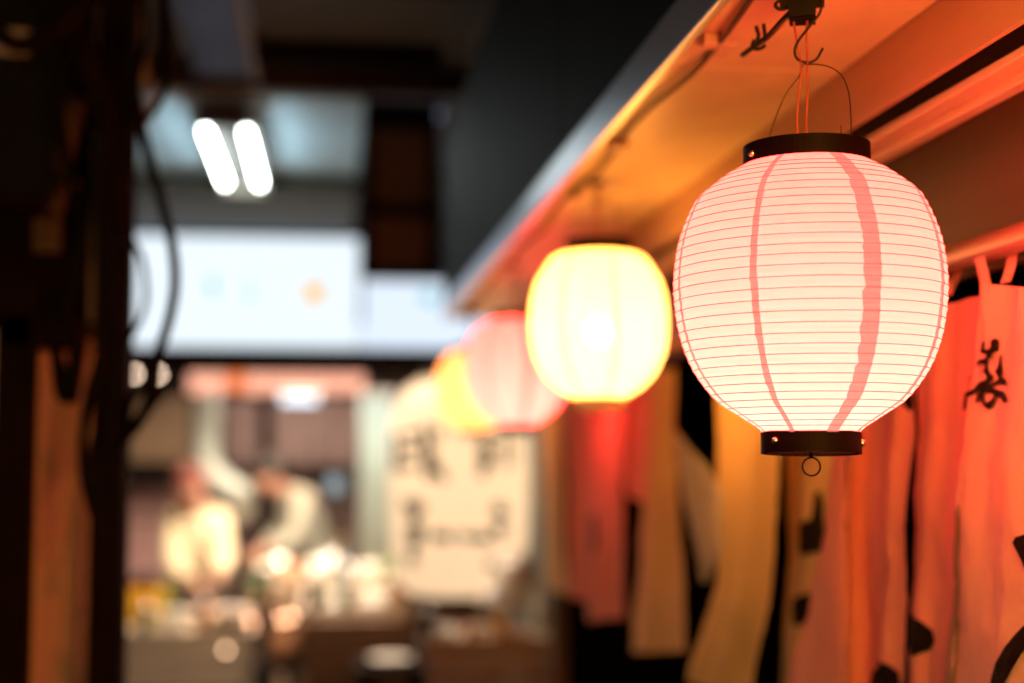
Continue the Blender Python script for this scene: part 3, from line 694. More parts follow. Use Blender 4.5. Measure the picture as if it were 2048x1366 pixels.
def cable(name, pts, r, label, m='cable'):
    o = MB().tube(pts, r, 10, smooth=5).build(name, M[m], None, True)
    return tag(o, label, 'cable', 'black cables on the left stall')
cable('hanging_cable', [(-0.3331,2.35,0.7927),(-0.3314,2.35,0.7086),(-0.3246,2.35,0.6085),(-0.3119,2.35,0.534),(-0.2921,2.35,0.46),(-0.2708,2.35,0.3862),(-0.257,2.35,0.3289),(-0.2528,2.35,0.2716),(-0.2613,2.35,0.2143),(-0.2762,2.35,0.1654),(-0.2858,2.35,0.1329),(-0.289,2.35,0.0925),(-0.3077,2.35,0.0441),(-0.3346,2.35,0.016),(-0.346,2.35,0.004)], .0085, 'thick black cable curving past the bright sign and back to the post')
cable('hanging_cable', [(-0.2843,2.4,0.812),(-0.2778,2.4,0.7261),(-0.2734,2.4,0.6662),(-0.2805,2.4,0.6061),(-0.3002,2.4,0.5672),(-0.3204,2.4,0.5538),(-0.3353,2.4,0.5661)], .006, 'black cable loop hanging at the top before the pale ceiling')
cable('hanging_cable', [(-0.3661,2.3,0.5614),(-0.3646,2.3,0.4563),(-0.3627,2.3,0.3359),(-0.3607,2.3,0.2085),(-0.3639,2.3,0.1452),(-0.3778,2.3,0.0822),(-0.384,2.3,0.0195),(-0.3812,2.3,-0.0351),(-0.3695,2.3,-0.0818),(-0.358,2.3,-0.1206),(-0.3473,2.3,-0.1246)], .0075, 'long black cable drooping in front of the worn red panel')
cable('hanging_cable', [(-0.3562,2.35,0.1163),(-0.3697,2.35,0.052),(-0.3795,2.35,0.004),(-0.3753,2.35,-0.0438),(-0.3597,2.35,-0.0836),(-0.3399,2.35,-0.0996)], .0045, 'thin inner black cable beside the long drooping one')
cable('hanging_cable', [(-0.2634,2.4,0.1194),(-0.2948,2.4,0.078),(-0.3245,2.4,0.0368),(-0.3533,2.4,0)], .010, 'short black cable slanting down into the left post')
cable('hanging_cable', [(-0.4559,2.35,0.2121),(-0.4392,2.35,0.1639),(-0.4225,2.35,0.1159),(-0.4124,2.35,0.0839),(-0.4068,2.35,0.1079),(-0.4003,2.35,0.1643)], .009, 'black cable tail with a pointed end over the worn panel')
cable('hanging_cable', [(-0.5345,2.3,0.6691),(-0.4955,2.3,0.6463),(-0.4423,2.3,0.6726),(-0.4043,2.3,0.7068),(-0.3508,2.3,0.7583)], .014, 'thick dark red brown pipe crossing the top left corner', 'darkwood')
cable('hanging_cable', [(-0.4955,2.36,0.7722),(-0.422,2.36,0.6914),(-0.3796,2.36,0.576),(-0.3534,2.36,0.4687),(-0.3429,2.36,0.3452)], .022, 'bundle of dark sleeves hanging from the top of the post', 'darkwood')
cable('hanging_cable', [(-0.3454,2.5,0.5237),(-0.352,2.5,0.4358),(-0.3449,2.5,0.3748),(-0.3246,2.5,0.3316),(-0.3174,2.5,0.2622),(-0.3348,2.5,0.2101),(-0.3552,2.5,0.184)], .005, 'faint black cable crossing the left end of the sign')
cable('hanging_cable', [(-0.324,2.42,0.8172),(-0.3178,2.42,0.7134),(-0.3279,2.42,0.6355),(-0.3441,2.42,0.5835),(-0.3501,2.42,0.481),(-0.338,2.42,0.4049)], .006, 'black cable beside the lilac conduit, bending behind the post')
cable('hanging_cable', [(-0.4004,2.36,0.7932),(-0.4216,2.36,0.6747),(-0.4431,2.36,0.5739),(-0.4287,2.36,0.4668),(-0.4068,2.36,0.3768),(-0.4125,2.36,0.2786),(-0.4342,2.36,0.2051)], .008, 'black cable snaking over the dark box and brown bracket')
cable('hanging_cable', [(-0.3591,2.33,0.3891),(-0.3512,2.33,0.2759),(-0.341,2.33,0.1634),(-0.3437,2.33,0.0675),(-0.358,2.33,-0.0198),(-0.3636,2.33,-0.0829)], .006, 'slim black cable running straight down the post face')
cable('hanging_cable', [(-0.4067,2.34,0.1796),(-0.413,2.34,0.1154),(-0.4215,2.34,0.0834),(-0.4321,2.34,0.1073),(-0.4389,2.34,0.1632)], .007, 'small black cable loop hanging over the top of the worn panel')
cable('hanging_cable', [(-0.2734,2.42,0.1037),(-0.306,2.42,0.1077),(-0.3282,2.42,0.0868),(-0.3371,2.42,0.0454)], .008, 'short black cable stub by the peach bulbs')
conduit = MB().tube([(-0.4466,3.3,1.1853),(-0.4424,3.3,0.9724),(-0.4372,3.3,0.8786),(-0.4192,3.3,0.8206),(-0.4291,3.3,0.7502)], .012, 12).build('conduit', M['pvc'], None, True)
tag(conduit, 'lilac grey conduit running up beside the blue grey roof panel', 'pipe')
MB().tube([(-0.422,3.5,1.2596),(-0.419,3.5,1.0333),(-0.4193,3.5,0.9209)], .016, 12).build('drain_pipe', M['darkwood'], None, True)
tag(bpy.data.objects['drain_pipe'], 'dark vertical pipe between the conduit and the roof panel', 'pipe')

# ------------------------------------------------------------------ roofs over the alley
tag(MB().box(-.262, .366, -3, 4.98, 1.36, 1.40).build('roof_over_alley', M['roof']), kind='structure')
for k in range(6): MB().box(-.262, .36, .7 + k * .8, .76 + k * .8, 1.30, 1.359, .003).build('rafter', M['darkwood'], bpy.data.objects['roof_over_alley'])
rp = MB().box(-.474, -.275, .4, 4.95, 1.305, 1.33, .003).build('roof_panel', M['bluepanel'])
tag(rp, 'blue grey roof panel high between the dark roof and the pipes', 'panel')
MB().box(-.279, -.262, .4, 5.0, 1.285, 1.345, .002).build('edge_angle', M['pvc'], rp)
tag(MB().box(-1.7, -.475, -3, 5.0, 1.36, 1.40).build('roof_left', M['roof']), kind='structure')  # carried back past the camera to block sky light
tag(MB().box(-.474, -.263, -3, .395, 1.36, 1.40).build('roof_block_near', M['roof']), kind='structure')  # unseen roof piece added to keep sky light out
tag(MB().box(.37, 2.2, -3, 4.98, 1.36, 1.40).build('roof_right', M['roof']), kind='structure')  # carried back and sideways to shut out the sky light
tag(MB().box(-1.7, 2.2, 8.5, 10.6, 1.36, 1.40).build('roof_far', M['roof']), kind='structure')
tag(MB().box(.12, 2.2, 5.02, 8.49, 1.70, 1.74).build('roof_high', M['roof']), kind='structure')
tag(MB().box(-1.3, .115, 5.02, 8.45, 1.30, 1.33).build('ceiling', M['ceiling']), kind='structure')
tag(MB().box(-1.28, .112, 6.62, 7.74, 1.20, 1.283, .004).build('dropped_ceiling_board', M['olive']), 'dark olive board dropped below the ceiling behind the tubes', 'board')
for k in range(3): MB().box(-1.3, .115, 5.15 + k * .42, 5.18 + k * .42, 1.285, 1.299, .003).build('ceiling_batten', M['ceiling'], bpy.data.objects['ceiling'])
bm_ = MB().box(-1.3, .5, 4.985, 5.015, 1.27, 1.50, .003).build('cross_beam', M['roof'])
tag(bm_, 'dark cross beam at the front edge of the pale ceiling', 'beam')
ob = MB().box(-1.25, .115, 7.75, 7.78, 1.212, 1.298).build('ceiling_board', M['olive'])
tag(ob, 'dim olive board between the pale ceiling and the white sign', 'board')
fc = empty('shutter_frame', (.25, 5.5, .6), 'dark hanging frame with brown panels right of the pale ceiling', 'frame')
for x0, x1, z0, z1 in ((.117, .155, .66, 1.34), (.365, .40, .66, 1.34), (.155, .365, 1.24, 1.34), (.155, .365, .90, .94), (.155, .365, .66, .695)):
    MB().box(x0 + .0005, x1 - .0005, 5.36, 5.42, z0 + .0005, z1 - .0005, .002).build('frame_bar', M['darkwood'], fc)
for z0, z1 in ((.941, 1.239), (.696, .899)):
    for k in range(4):
        MB().box(.157 + k * .052, .157 + k * .052 + .050, 5.405, 5.418, z0 + .001, z1 - .001, .002).build('panel_board', M['woodbox'], fc)
tl = empty('ceiling_light', (-.4, 5.9, 1.2), 'twin tube fluorescent light under the pale ceiling', 'light')
for x in (-.4765, -.325):
    MB().tube([(x, 5.34, 1.205), (x, 6.40, 1.205)], .010, 14, smooth=1).build('tube', M['tube'], tl, True)
MB().box(-.50, -.30, 5.20, 5.255, 1.185, 1.24, .004).build('end_cap', M['brownsteel'], tl)
MB().box(-.50, -.30, 6.515, 6.56, 1.185, 1.24, .004).build('end_cap', M['whitepost'], tl)
MB().box(-.505, -.297, 5.26, 6.51, 1.228, 1.262, .004).build('housing', M['roofgrey'], tl)
sl = empty('small_glow', (.47, 6.5, 1.5), 'tiny bluish lamp beyond the corner of the charcoal fascia', 'lamp')
MB().ball((.468, 6.5, 1.565), .026, 8).build('bulb', emitter('blue_bulb', (.45, .6, .9), .9), sl, True)
MB().tube([(.468, 6.5, 1.59), (.468, 6.5, 1.75)], .01, 8, smooth=1).build('stem', M['darkwood'], sl)

# ------------------------------------------------------------------ signs at the end of the alley
sg = empty('lightbox_sign', (-.5, 8.0, .57), 'wide glowing white lightbox sign with tiny cyan and orange marks', 'sign')
MB().box(-1.46, .150, 7.995, 8.14, .585, 1.20).build('sign_face', M['sign'], sg)
MB().box(-1.48, .162, 8.0, 8.16, 1.202, 1.222, .003).build('sign_frame', M['olive'], sg)
MB().box(-1.48, .162, 8.0, 8.16, .563, .583, .003).build('sign_frame', M['darkwood'], sg)
def mark(px, py, w, h, m, a=0):
    x, y, z = px, 7.99, py
    vs = [(x + dx * math.cos(a) - dz * math.sin(a), y, z + dx * math.sin(a) + dz * math.cos(a)) for dx, dz in ((-w, -h), (w, -h), (w, h), (-w, h))]
    vs2 = [(p[0], 7.9945, p[2]) for p in vs]
    MB().add(vs + vs2, [(0, 1, 2, 3), (0, 4, 5, 1), (1, 5, 6, 2), (2, 6, 7, 3), (3, 7, 4, 0)]).build('sign_mark', M[m], sg)
mark(-0.6567, 0.9277, .016, .040, 'cyanmark', .15)
mark(-0.6582, 0.8439, .008, .012, 'cyanmark')
mark(-0.4515, 0.9364, .009, .012, 'cyanmark', .4)
mark(-0.4508, 0.8747, .018, .018, 'cyanmark')
mark(-0.0977, 0.891, .046, .050, 'orangemark')
mark(-0.0509, 0.9311, .008, .014, 'cyanmark', .5)
sg2 = empty('lightbox_sign', (.5, 8.6, .6), 'smaller bluish white lightbox sign right of the large one', 'sign')
MB().box(.19, 1.15, 8.55, 8.70, .62, 1.03).build('sign_face', M['sign2'], sg2)
MB().box(.17, 1.17, 8.56, 8.72, 1.032, 1.05, .003).build('sign_frame', M['steel'], sg2)
MB().box(.55, .62, 8.535, 8.548, .90, .97, .003).build('sign_mark', M['cyanmark'], sg2)
sg3 = empty('light_strip', (.5, 7.9, .56), 'pale blue glowing strip below the smaller lightbox sign', 'light strip')
MB().box(.155, .86, 7.86, 7.96, .575, .70).build('strip_face', M['sign2'], sg3)
MB().box(.150, .865, 7.87, 7.97, .560, .573, .003).build('strip_frame', M['darkwood'], sg3)
bd = MB().box(-1.5, 1.0, 8.02, 8.10, .440, .558, .004).build('header_beam', M['darkwood'])
tag(bd, 'dark brown header beam under the glowing signs', 'beam')

# ------------------------------------------------------------------ food stall under the signs
fs = empty('food_stall', (0, 9, -1.6), 'lit food stall interior with tan and mauve boards under the signs', 'stall')
MB().box(-1.5, 1.3, 10.2, 10.24, -1.6, 1.3).build('back_wall', M['mauve'], fs)
MB().box(-1.52, -1.48, 8.0, 10.2, -1.6, .55).build('side_wall', M['plaster'], fs)
MB().box(1.30, 1.34, 7.9, 10.2, -1.6, 1.3).build('side_wall', M['plaster'], fs)
MB().box(-1.5, 1.3, 8.12, 10.2, .545, .57).build('stall_ceiling', M['darkwood'], fs)
MB().box(-1.42, -.905, 9.50, 9.54, -.06, .36, .004).build('tan_board', M['tan'], fs)
MB().box(-1.42, -.86, 9.30, 9.50, -.215, -.075, .004).build('shelf', M['black'], fs)
MB().box(-1.42, -1.0, 9.62, 9.65, -.86, -.225, .004).build('pink_poster', M['pinkwall'], fs)
MB().box(-1.40, -1.05, 9.60, 9.617, -.45, -.42, .004).build('poster_band', M['mauve'], fs)
for x0, x1 in ((-.685, -.46), (-.375, -.10), (-.09, .18)):
    MB().box(x0, x1, 9.5, 9.54, -.08, .35, .004).build('mauve_board', M['mauve'], fs)
MB().box(-.44, -.36, 8.96, 9.04, -1.6, .54, .004).build('post', M['darkwood'], fs)
MB().tube([(-.755, 9.0, .54), (-.755, 9.0, .0), (-.72, 9.0, -.12), (-.60, 9.0, -.22), (-.50, 9.0, -.26)], .075, 12).build('duct', M['glassgrey'], fs, True)
MB().box(-.62, -.46, 9.0, 9.2, -.42, -.24, .01).build('extractor_hood', M['steel'], fs)
# menu lights row
mn = empty('menu_row', (-.3, 8.4, .33), 'row of glowing pink and orange paper menus under the header beam', 'menu')
xs = [-.815, -.70, -.60, -.49, -.38, -.27, -.135, -.02, .09, .20]
for i, (a, b) in enumerate(zip(xs, xs[1:])):
    MB().box(a + .004, b - .004, 8.39, 8.40, .345 + .006 * (i % 3), .47 - .008 * (i % 2), .002).build('menu_sheet', M['peach3' if i in (2, ) else 'peach2'], mn)
MB().box(-.83, .21, 8.402, 8.42, .474, .490).build('menu_rail', M['darkwood'], mn)
cl = empty('tube_lamp', (-.18, 8.2, .3), 'short cool white tube lamp hanging below the paper menus', 'lamp')
MB().tube([(-.275, 8.2, .305), (-.075, 8.2, .305)], .020, 12, smooth=1).build('tube', M['coollamp'], cl, True)
MB().box(-.29, -.06, 8.18, 8.22, .335, .35, .003).build('lamp_housing', M['steel'], cl)
bb = empty('bulb_pair', (-1.0, 7.5, .35), 'pair of small glowing peach bulbs left of the paper menus', 'lamp')
for x in (-1.0049, -0.9169, -0.8867):
    MB().ball((x, 7.5, 0.4029), .013, 8).build('bulb', M['peach'], bb, True)
MB().tube([(-1.04, 7.52, .43), (-.85, 7.52, .43)], .006, 8, smooth=1).build('bulb_rail', M['darkwood'], bb)

# added fill lights, no fixtures seen: warm area lights on cooks and counter
def lamp(name, loc, size, energy, color, rot=(0, 0, 0), sy=None):
    d = bpy.data.lights.new(name, 'AREA'); d.shape = 'RECTANGLE'; d.size = size; d.size_y = sy or size; d.energy = energy; d.color = color
    o = bpy.data.objects.new(name, d); col.objects.link(o); o.location = (loc[0], loc[1], loc[2] + EYE); o.rotation_euler = rot
    return o
lamp('stall_fill', (-.35, 8.25, .43), 1.3, 34, (1, .76, .52), sy=.12)
lamp('stall_fill', (-.30, 9.0, .53), 1.2, 16, (1, .80, .64), sy=.15)
lamp('stall_fill', (.55, 6.9, .62), .5, 30, (1, .82, .68), sy=.15)
lamp('stall_fill', (-.1, 7.2, .50), .8, 62, (1, .74, .52), sy=.12)
lamp('front_fill', (.12, 5.75, .352), .8, 28, (1, .72, .50), sy=.05)  # added fill for the fronts of the dishes, no lamp seen here
fl = MB().box(-.34, .58, 5.71, 5.79, .354, .388, .004).build('lamp_housing', M['darkwood'])  # housing made up to go with the front fill light
tag(fl, 'added slim dark housing for the fill light over the dish table', 'lamp')

# ------------------------------------------------------------------ big cream lantern with brushed writing
bl = empty('standing_lantern', (.54, 5.9, -.62), 'tall cream barrel shaped lantern with blurred black writing under the yellow lanterns', 'lantern')
bc = (.536, 5.92)
bp_ = [(.20, -.58), (.235, -.55), (.262, -.48), (.28, -.38), (.288, -.2), (.288, .05), (.276, .16), (.245, .24), (.19, .290), (.15, .305)]
bpr = [(p.x, p.y) for p in spline([Vector((a, b, 0)) for a, b in bp_], 5)]
MB().lathe((bc[0], bc[1], 0), bpr, 64).build('paper_shade', M['big_paper'], bl, True)
MB().lathe((bc[0], bc[1], 0), [(.155, .300), (.155, .335), (.145, .335), (.145, .300)], 48, True).build('top_collar', M['black_plastic'], bl)
MB().lathe((bc[0], bc[1], 0), [(.205, -.62), (.205, -.575), (.195, -.575), (.195, -.62)], 48, True).build('bottom_collar', M['black_plastic'], bl)
tb = sorted((z, r) for r, z in bpr)
for k in range(22):
    z = -.56 + k * .039; r = lerp_table(tb, z)
    MB().lathe((bc[0], bc[1], z), [(r + .0015 * math.cos(t * math.pi / 2), .0015 * math.sin(t * math.pi / 2)) for t in range(4)], 48, True).build('rib', M['whitepost'], bl, True)
MB().box(bc[0] - .16, bc[0] + .16, bc[1] - .16, bc[1] + .16, -1.6, -.622, .01).build('stand', M['mauve'], bl)
def brush(x0, z0, x1, z1, w, layer=[0]):
    """a brush stroke on the barrel; x is across as seen from the alley"""
    layer[0] += 1; n = 10; mb = MB(); rows = []
    d = Vector((x1 - x0, z1 - z0)); t = d.normalized(); nr = Vector((-t.y, t.x))
    for i in range(n + 1):
        f = i / n; c_ = Vector((x0, z0)) + d * f; ww = 1.8 * w * (.55 + .45 * math.sin(math.pi * f)) / 2
        for sgn in (-1, 1):
            q = c_ + nr * (ww * sgn); r = lerp_table(tb, q.y) + .003 + .0003 * layer[0]
            dx = max(-.97, min(.97, (q.x - bc[0]) / r))
            rows.append((bc[0] + r * dx, bc[1] - r * math.sqrt(1 - dx * dx), q.y))
    for i in range(n): mb.quad(rows[2 * i], rows[2 * i + 1], rows[2 * i + 3], rows[2 * i + 2])
    mb.build('brush_stroke', M['grey_ink'], bl)

BR = [(0.2641,0.0848,0.2651,-0.0787,.020),
      (0.2899,0.0691,0.3631,0.0771,.018),
      (0.2863,0.0099,0.3574,0.0178,.018),
      (0.3768,0.1088,0.3897,-0.1085,.022),
      (0.4127,0.0732,0.4425,0.0931,.026),
      (0.409,0.0099,0.3737,-0.0789,.024),
      (0.4053,-0.0494,0.4532,-0.1126,.022),
      (0.2749,-0.0591,0.334,-0.0493,.020),
      (0.5823,0.0655,0.6725,0.0736,.020),
      (0.6083,0.0497,0.6045,-0.0793,.026),
      (0.6164,0,0.6565,0.006,.016),
      (0.6125,-0.0397,0.6525,-0.0397,.016),
      (0.6926,0.0737,0.6967,-0.0696,.012),
      (0.7329,0.0498,0.7329,-0.0597,.010),
      (0.5825,-0.0793,0.6225,-0.0853,.018),
      (0.2915,-0.2064,0.3744,-0.2225,.030),
      (0.3309,-0.1968,0.3391,-0.2654,.030),
      (0.3059,-0.3141,0.3749,-0.3146,.034),
      (0.312,-0.3435,0.3652,-0.3478,.026),
      (0.3352,-0.2654,0.3282,-0.4412,.012),
      (0.3065,-0.4176,0.3518,-0.4258,.026),
      (0.6427,-0.2179,0.7028,-0.2478,.030),
      (0.6727,-0.1983,0.6728,-0.2576,.022),
      (0.6428,-0.3027,0.7028,-0.3071,.030),
      (0.623,-0.4402,0.6569,-0.4543,.024),
      (0.3986,-0.3285,0.4837,-0.3331,.024),
      (0.5035,-0.3254,0.5731,-0.3377,.018),
      (0.5771,-0.3337,0.6369,-0.3421,.026)]
for q in BR: brush(*q)

# pale plastic strip curtain behind it
ps = empty('plastic_curtain', (.2, 6.6, -.5), 'greenish white plastic strip curtain left of the big cream lantern', 'curtain')
for k in range(5):
    MB().tube([(.150 + k * .030, 6.60 + .006 * (k % 2), .262 - .01 * (k % 2)), (.152 + k * .030, 6.60, -.50)], .0145, 8, smooth=1)  .build('strip', M['strip'], ps, True)
MB().box(.13, .30, 6.59, 6.62, .265, .285, .003).build('curtain_rail', M['steel'], ps)
lamp('strip_fill', (.2, 6.35, .42), .2, .9, (.85, 1, .95))  # area light added to brighten the plastic strips, no fixture

# glass door fridge behind, right of the cream lantern
fr = empty('display_fridge', (.95, 6.9, -1.6), 'grey glass fronted fridge right of the big cream lantern', 'fridge')
MB().box(.80, 1.25, 6.6, 7.1, -1.6, .25, .01).build('fridge_body', M['steel'], fr)
MB().box(.83, 1.22, 6.588, 6.598, -1.4, .15, .003).build('glass_door', M['glassgrey'], fr)
MB().tube([(.845, 6.575, -.6), (.845, 6.575, -.2)], .01, 8, smooth=1).build('handle', M['steel'], fr)

# ------------------------------------------------------------------ people
def skin_mesh(name, pts, edges, m, parent, sub=2):
    """one continuous figure grown from joints with radii"""
    root = WL[parent.name]
    me = bpy.data.meshes.new(name)
    me.from_pydata([tuple(Vector((p[0], p[1], p[2] + EYE)) - root) for p, r in pts], edges, [])
    o = bpy.data.objects.new(name, me); col.objects.link(o); o.parent = parent
    WL[o.name] = root
    mod = o.modifiers.new('skin', 'SKIN'); mod.use_smooth_shade = True
    if not me.skin_vertices: me.skin_vertices.new()
    for i, (p, r) in enumerate(pts): me.skin_vertices[0].data[i].radius = (r, r) if not isinstance(r, tuple) else r
    me.skin_vertices[0].data[0].use_root = True
    s = o.modifiers.new('sub', 'SUBSURF'); s.levels = sub; s.render_levels = sub
    me.materials.append(m); return o

def person(name, label, P, coat, headwear=None):
    """P: dict of joint positions relative to the eye"""
    root = empty(name, (P['pelvis'][0], P['pelvis'][1], -1.6), label, 'person')
    V3 = lambda k: Vector(P[k])
    pts = []; ed = []
    def add(p, r, frm=None):
        pts.append((Vector(p), r)); i = len(pts) - 1
        if frm is not None: ed.append((frm, i))
        return i
    pel = add(V3('pelvis'), (.13, .10)); bel = add(V3('pelvis').lerp(V3('chest'), .5), (.12, .095), pel); ch = add(V3('chest'), (.145, .10), bel)
    nk = add(V3('neck'), .052, ch); hb = add(V3('head') + Vector((0, 0, -.06)), .065, nk); hd = add(V3('head') + Vector((0, 0, .02)), .088, hb); ht = add(V3('head') + Vector((0, 0, .08)), .06, hd)
    f = Vector(P['face']).normalized(); side = Vector((-f.y, f.x, 0)).normalized()
    add(V3('head') + f * .105 + Vector((0, 0, -.012)), .012, hd)
    for sg in (-1, 1): add(V3('head') + side * sg * .088, .014, hd)
    for sd in ('l', 'r'):
        sh = add(V3('sh_' + sd), .058, ch); el = add(V3('el_' + sd), .042, sh); wr = add(V3('wr_' + sd), .027, el)
        d = (V3('wr_' + sd) - V3('el_' + sd)).normalized(); a = d.orthogonal().normalized(); b = d.cross(a)
        pm = add(V3('wr_' + sd) + d * .05, (.034, .018), wr)
        for q in range(4):
            k1 = add(V3('wr_' + sd) + d * .095 + a * (.026 * (q - 1.5) / 1.5), .0085, pm)
            add(V3('wr_' + sd) + d * (.125 + .012 * (1 if q in (1, 2) else 0)) + a * (.028 * (q - 1.5) / 1.5) + b * .022, .007, k1)
        t1 = add(V3('wr_' + sd) + d * .05 + a * .042 + b * .012, .010, pm); add(V3('wr_' + sd) + d * .085 + a * .05 + b * .028, .008, t1)
    for sd in ('l', 'r'):
        hp = add(V3('hip_' + sd), .088, pel); kn = add(V3('kn_' + sd), .058, hp); an = add(V3('an_' + sd), .040, kn)
        add(V3('an_' + sd) + f * .13 + Vector((0, 0, -.045)), .036, an)
    skin_mesh('body', pts, ed, M['skin'], root)
    # coat over trunk and arms
    pts = []; ed = []
    pe = add(V3('pelvis') + Vector((0, 0, -.10)), (.175, .145)); be = add(V3('pelvis').lerp(V3('chest'), .5), (.155, .125), pe); c2_ = add(V3('chest'), (.175, .130), be); add(V3('neck') + Vector((0, 0, -.03)), .075, c2_)
    for sd in ('l', 'r'):
        sh = add(V3('sh_' + sd), .080, c2_); el = add(V3('el_' + sd), .066, sh); add(V3('el_' + sd).lerp(V3('wr_' + sd), .75), .050, el)
    skin_mesh('coat', pts, ed, coat, root)
    pts = []; ed = []
    pe = add(V3('pelvis') + Vector((0, 0, -.04)), (.14, .11))
    for sd in ('l', 'r'):
        hp = add(V3('hip_' + sd), .10, pe); kn = add(V3('kn_' + sd), .075, hp); add(V3('an_' + sd), .06, kn)
    skin_mesh('trousers', pts, ed, M['trousers'], root)
    hb = MB(); c_ = V3('head') + Vector((0, 0, .045)) - f * .018
    prof = [(.1 * math.cos(a), .1 * math.sin(a)) for a in [math.radians(x) for x in range(-15, 91, 15)]]
    hb.lathe(c_, [(max(1e-4, r), z) for r, z in prof], 24).build('hair' if not headwear else 'headband_cloth', M['hair'] if not headwear else headwear, root, True)
    return root

person('person', 'person in bright cream coat stooping over the counter, reddish head cloth', dict(
    pelvis=(-.72, 8.12, -.80), chest=(-.715, 8.0, -.44), neck=(-.74, 7.93, -.29), head=(-.745, 7.88, -.205), face=(.5, -.8, -.3),
    sh_l=(-.59, 7.98, -.38), sh_r=(-.85, 8.0, -.38), el_l=(-.57, 7.85, -.60), el_r=(-.83, 7.86, -.62), wr_l=(-.58, 7.66, -.64), wr_r=(-.70, 7.66, -.68),
    hip_l=(-.62, 8.12, -.84), hip_r=(-.82, 8.12, -.84), kn_l=(-.62, 8.1, -1.17), kn_r=(-.82, 8.1, -1.17), an_l=(-.62, 8.14, -1.53), an_r=(-.82, 8.14, -1.53)), M['cream_coat'], M['bandana'])
person('person', 'person in off white shirt bending to the left beside the dark stall post', dict(
    pelvis=(-.06, 8.9, -.72), chest=(-.17, 8.85, -.36), neck=(-.26, 8.82, -.22), head=(-.36, 8.80, -.16), face=(-.9, -.3, -.5),
    sh_l=(-.14, 8.68, -.28), sh_r=(-.22, 9.02, -.28), el_l=(-.20, 8.60, -.52), el_r=(-.30, 8.98, -.52), wr_l=(-.38, 8.50, -.58), wr_r=(-.42, 8.8, -.60),
    hip_l=(-.06, 8.80, -.76), hip_r=(-.06, 9.0, -.76), kn_l=(-.08, 8.78, -1.14), kn_r=(-.08, 9.0, -1.14), an_l=(-.04, 8.8, -1.53), an_r=(-.04, 9.02, -1.53)), M['white_coat'])

# ------------------------------------------------------------------ counters and what stands on them
def slab(name, x0, x1, y0, y1, z, m, label, cat, legs=True, planks=4, front=None):
    t = empty(name, ((x0 + x1) / 2, (y0 + y1) / 2, -1.6), label, cat)
    w = (y1 - y0) / planks
    for k in range(planks): MB().box(x0, x1, y0 + k * w + .002, y0 + (k + 1) * w - .002, z - .03, z, .003).build('plank', M[m], t)
    if legs:
        for x in (x0 + .05, x1 - .05):
            for y in (y0 + .05, y1 - .05): MB().box(x - .025, x + .025, y - .025, y + .025, -1.6, z - .031, .003).build('leg', M['darkwood'], t)
    if front:
        zz = z - .034
        for k in range(5):
            MB().box(x0 + .01, x1 - .01, y0 + .012 + .004 * (k % 2), y0 + .03, zz - .105, zz, .004).build('front_board', M[front], t); zz -= .118
    return t
slab('counter', -1.25, -.28, 6.6, 7.5, -.80, 'counter', 'pale scrubbed counter at the lower left with yellow crate on it', 'counter', front='counter')
slab('table', -.12, .50, 5.95, 6.75, -.64, 'counter', 'wooden table with white dishes before the big cream lantern', 'table', front='woodbox')
bx = empty('wooden_box', (.1, 5.8, -1.0), 'brown wooden box hanging below the edge of the dish table', 'box')
MB().box(-.10, .33, 5.85, 5.93, -.95, -.675, .004).build('front_board', M['woodbox'], bx)
MB().box(-.10, .33, 5.93, 6.3, -.95, -.93, .004).build('bottom_board', M['woodbox'], bx)
for x in (-.10, .31): MB().box(x, x + .02, 5.932, 6.3, -.928, -.675, .003).build('side_board', M['woodbox'], bx)
cr = empty('crate', (-.87, 6.95, -.80), 'yellow plastic crate at the left end of the counter', 'crate')
for x0, x1, y0, y1, z0, z1 in ((-.98, -.78, 6.90, 6.91, -.79, -.655), (-.98, -.78, 7.10, 7.11, -.79, -.655), (-.98, -.97, 6.911, 7.099, -.79, -.655), (-.79, -.78, 6.911, 7.099, -.79, -.655), (-.98, -.78, 6.9, 7.11, -.799, -.791)):
    MB().box(x0, x1, y0, y1, z0, z1, .002).build('crate_side', M['yellowplastic'], cr)
MB().box(-.77, -.735, 6.88, 6.90, -.80, -.60, .004).build('lime_board', M['lime'], cr)
st = empty('pot', (-.93, 7.35, -.80), 'round black cooking pot behind the yellow crate', 'pot')
MB().lathe((-.915, 7.3, -.799), [(.075, 0), (.095, .02), (.10, .13), (.103, .14), (.096, .14), (.09, .03), (1e-4, .025)], 32).build('pot_body', M['black'], st, True)
MB().lathe((-.915, 7.3, -.655), [(.10, 0), (.07, .03), (.02, .045), (.015, .06), (1e-4, .062)], 32).build('lid', M['black'], st, True)

def bowl(x, y, z, r, label, m='china', food=None, grp='white bowls and plates on the counters'):
    t = empty('bowl', (x, y, z), label, 'bowl', grp)
    MB().lathe((x, y, z + .001), [(r * .45, 0), (r * .5, .004), (r * .9, r * .42), (r, r * .62), (r * .96, r * .62), (r * .85, r * .42), (r * .4, .012), (1e-4, .012)], 28).build('bowl_body', M[m], t, True)
    if food: MB().ball((x, y, z + r * .38), r * .72, 8, (1, 1, .5)).build('food', M[food], t, True)
    return t
def plate(x, y, z, r, label, food=None):
    t = empty('plate', (x, y, z), label, 'plate', 'white bowls and plates on the counters')
    MB().lathe((x, y, z + .001), [(r * .6, 0), (r * .95, .012), (r, .016), (r * .97, .018), (r * .6, .006), (1e-4, .006)], 32).build('plate_body', M['china'], t, True)
    if food:
        rng = random.Random(int(x * 1000)); 
        for k in range(5): MB().ball((x + rng.uniform(-.5, .5) * r, y + rng.uniform(-.5, .5) * r, z + .02), r * .22, 6, (1, 1, .7)).build('food_piece', M[food], t, True)
    return t
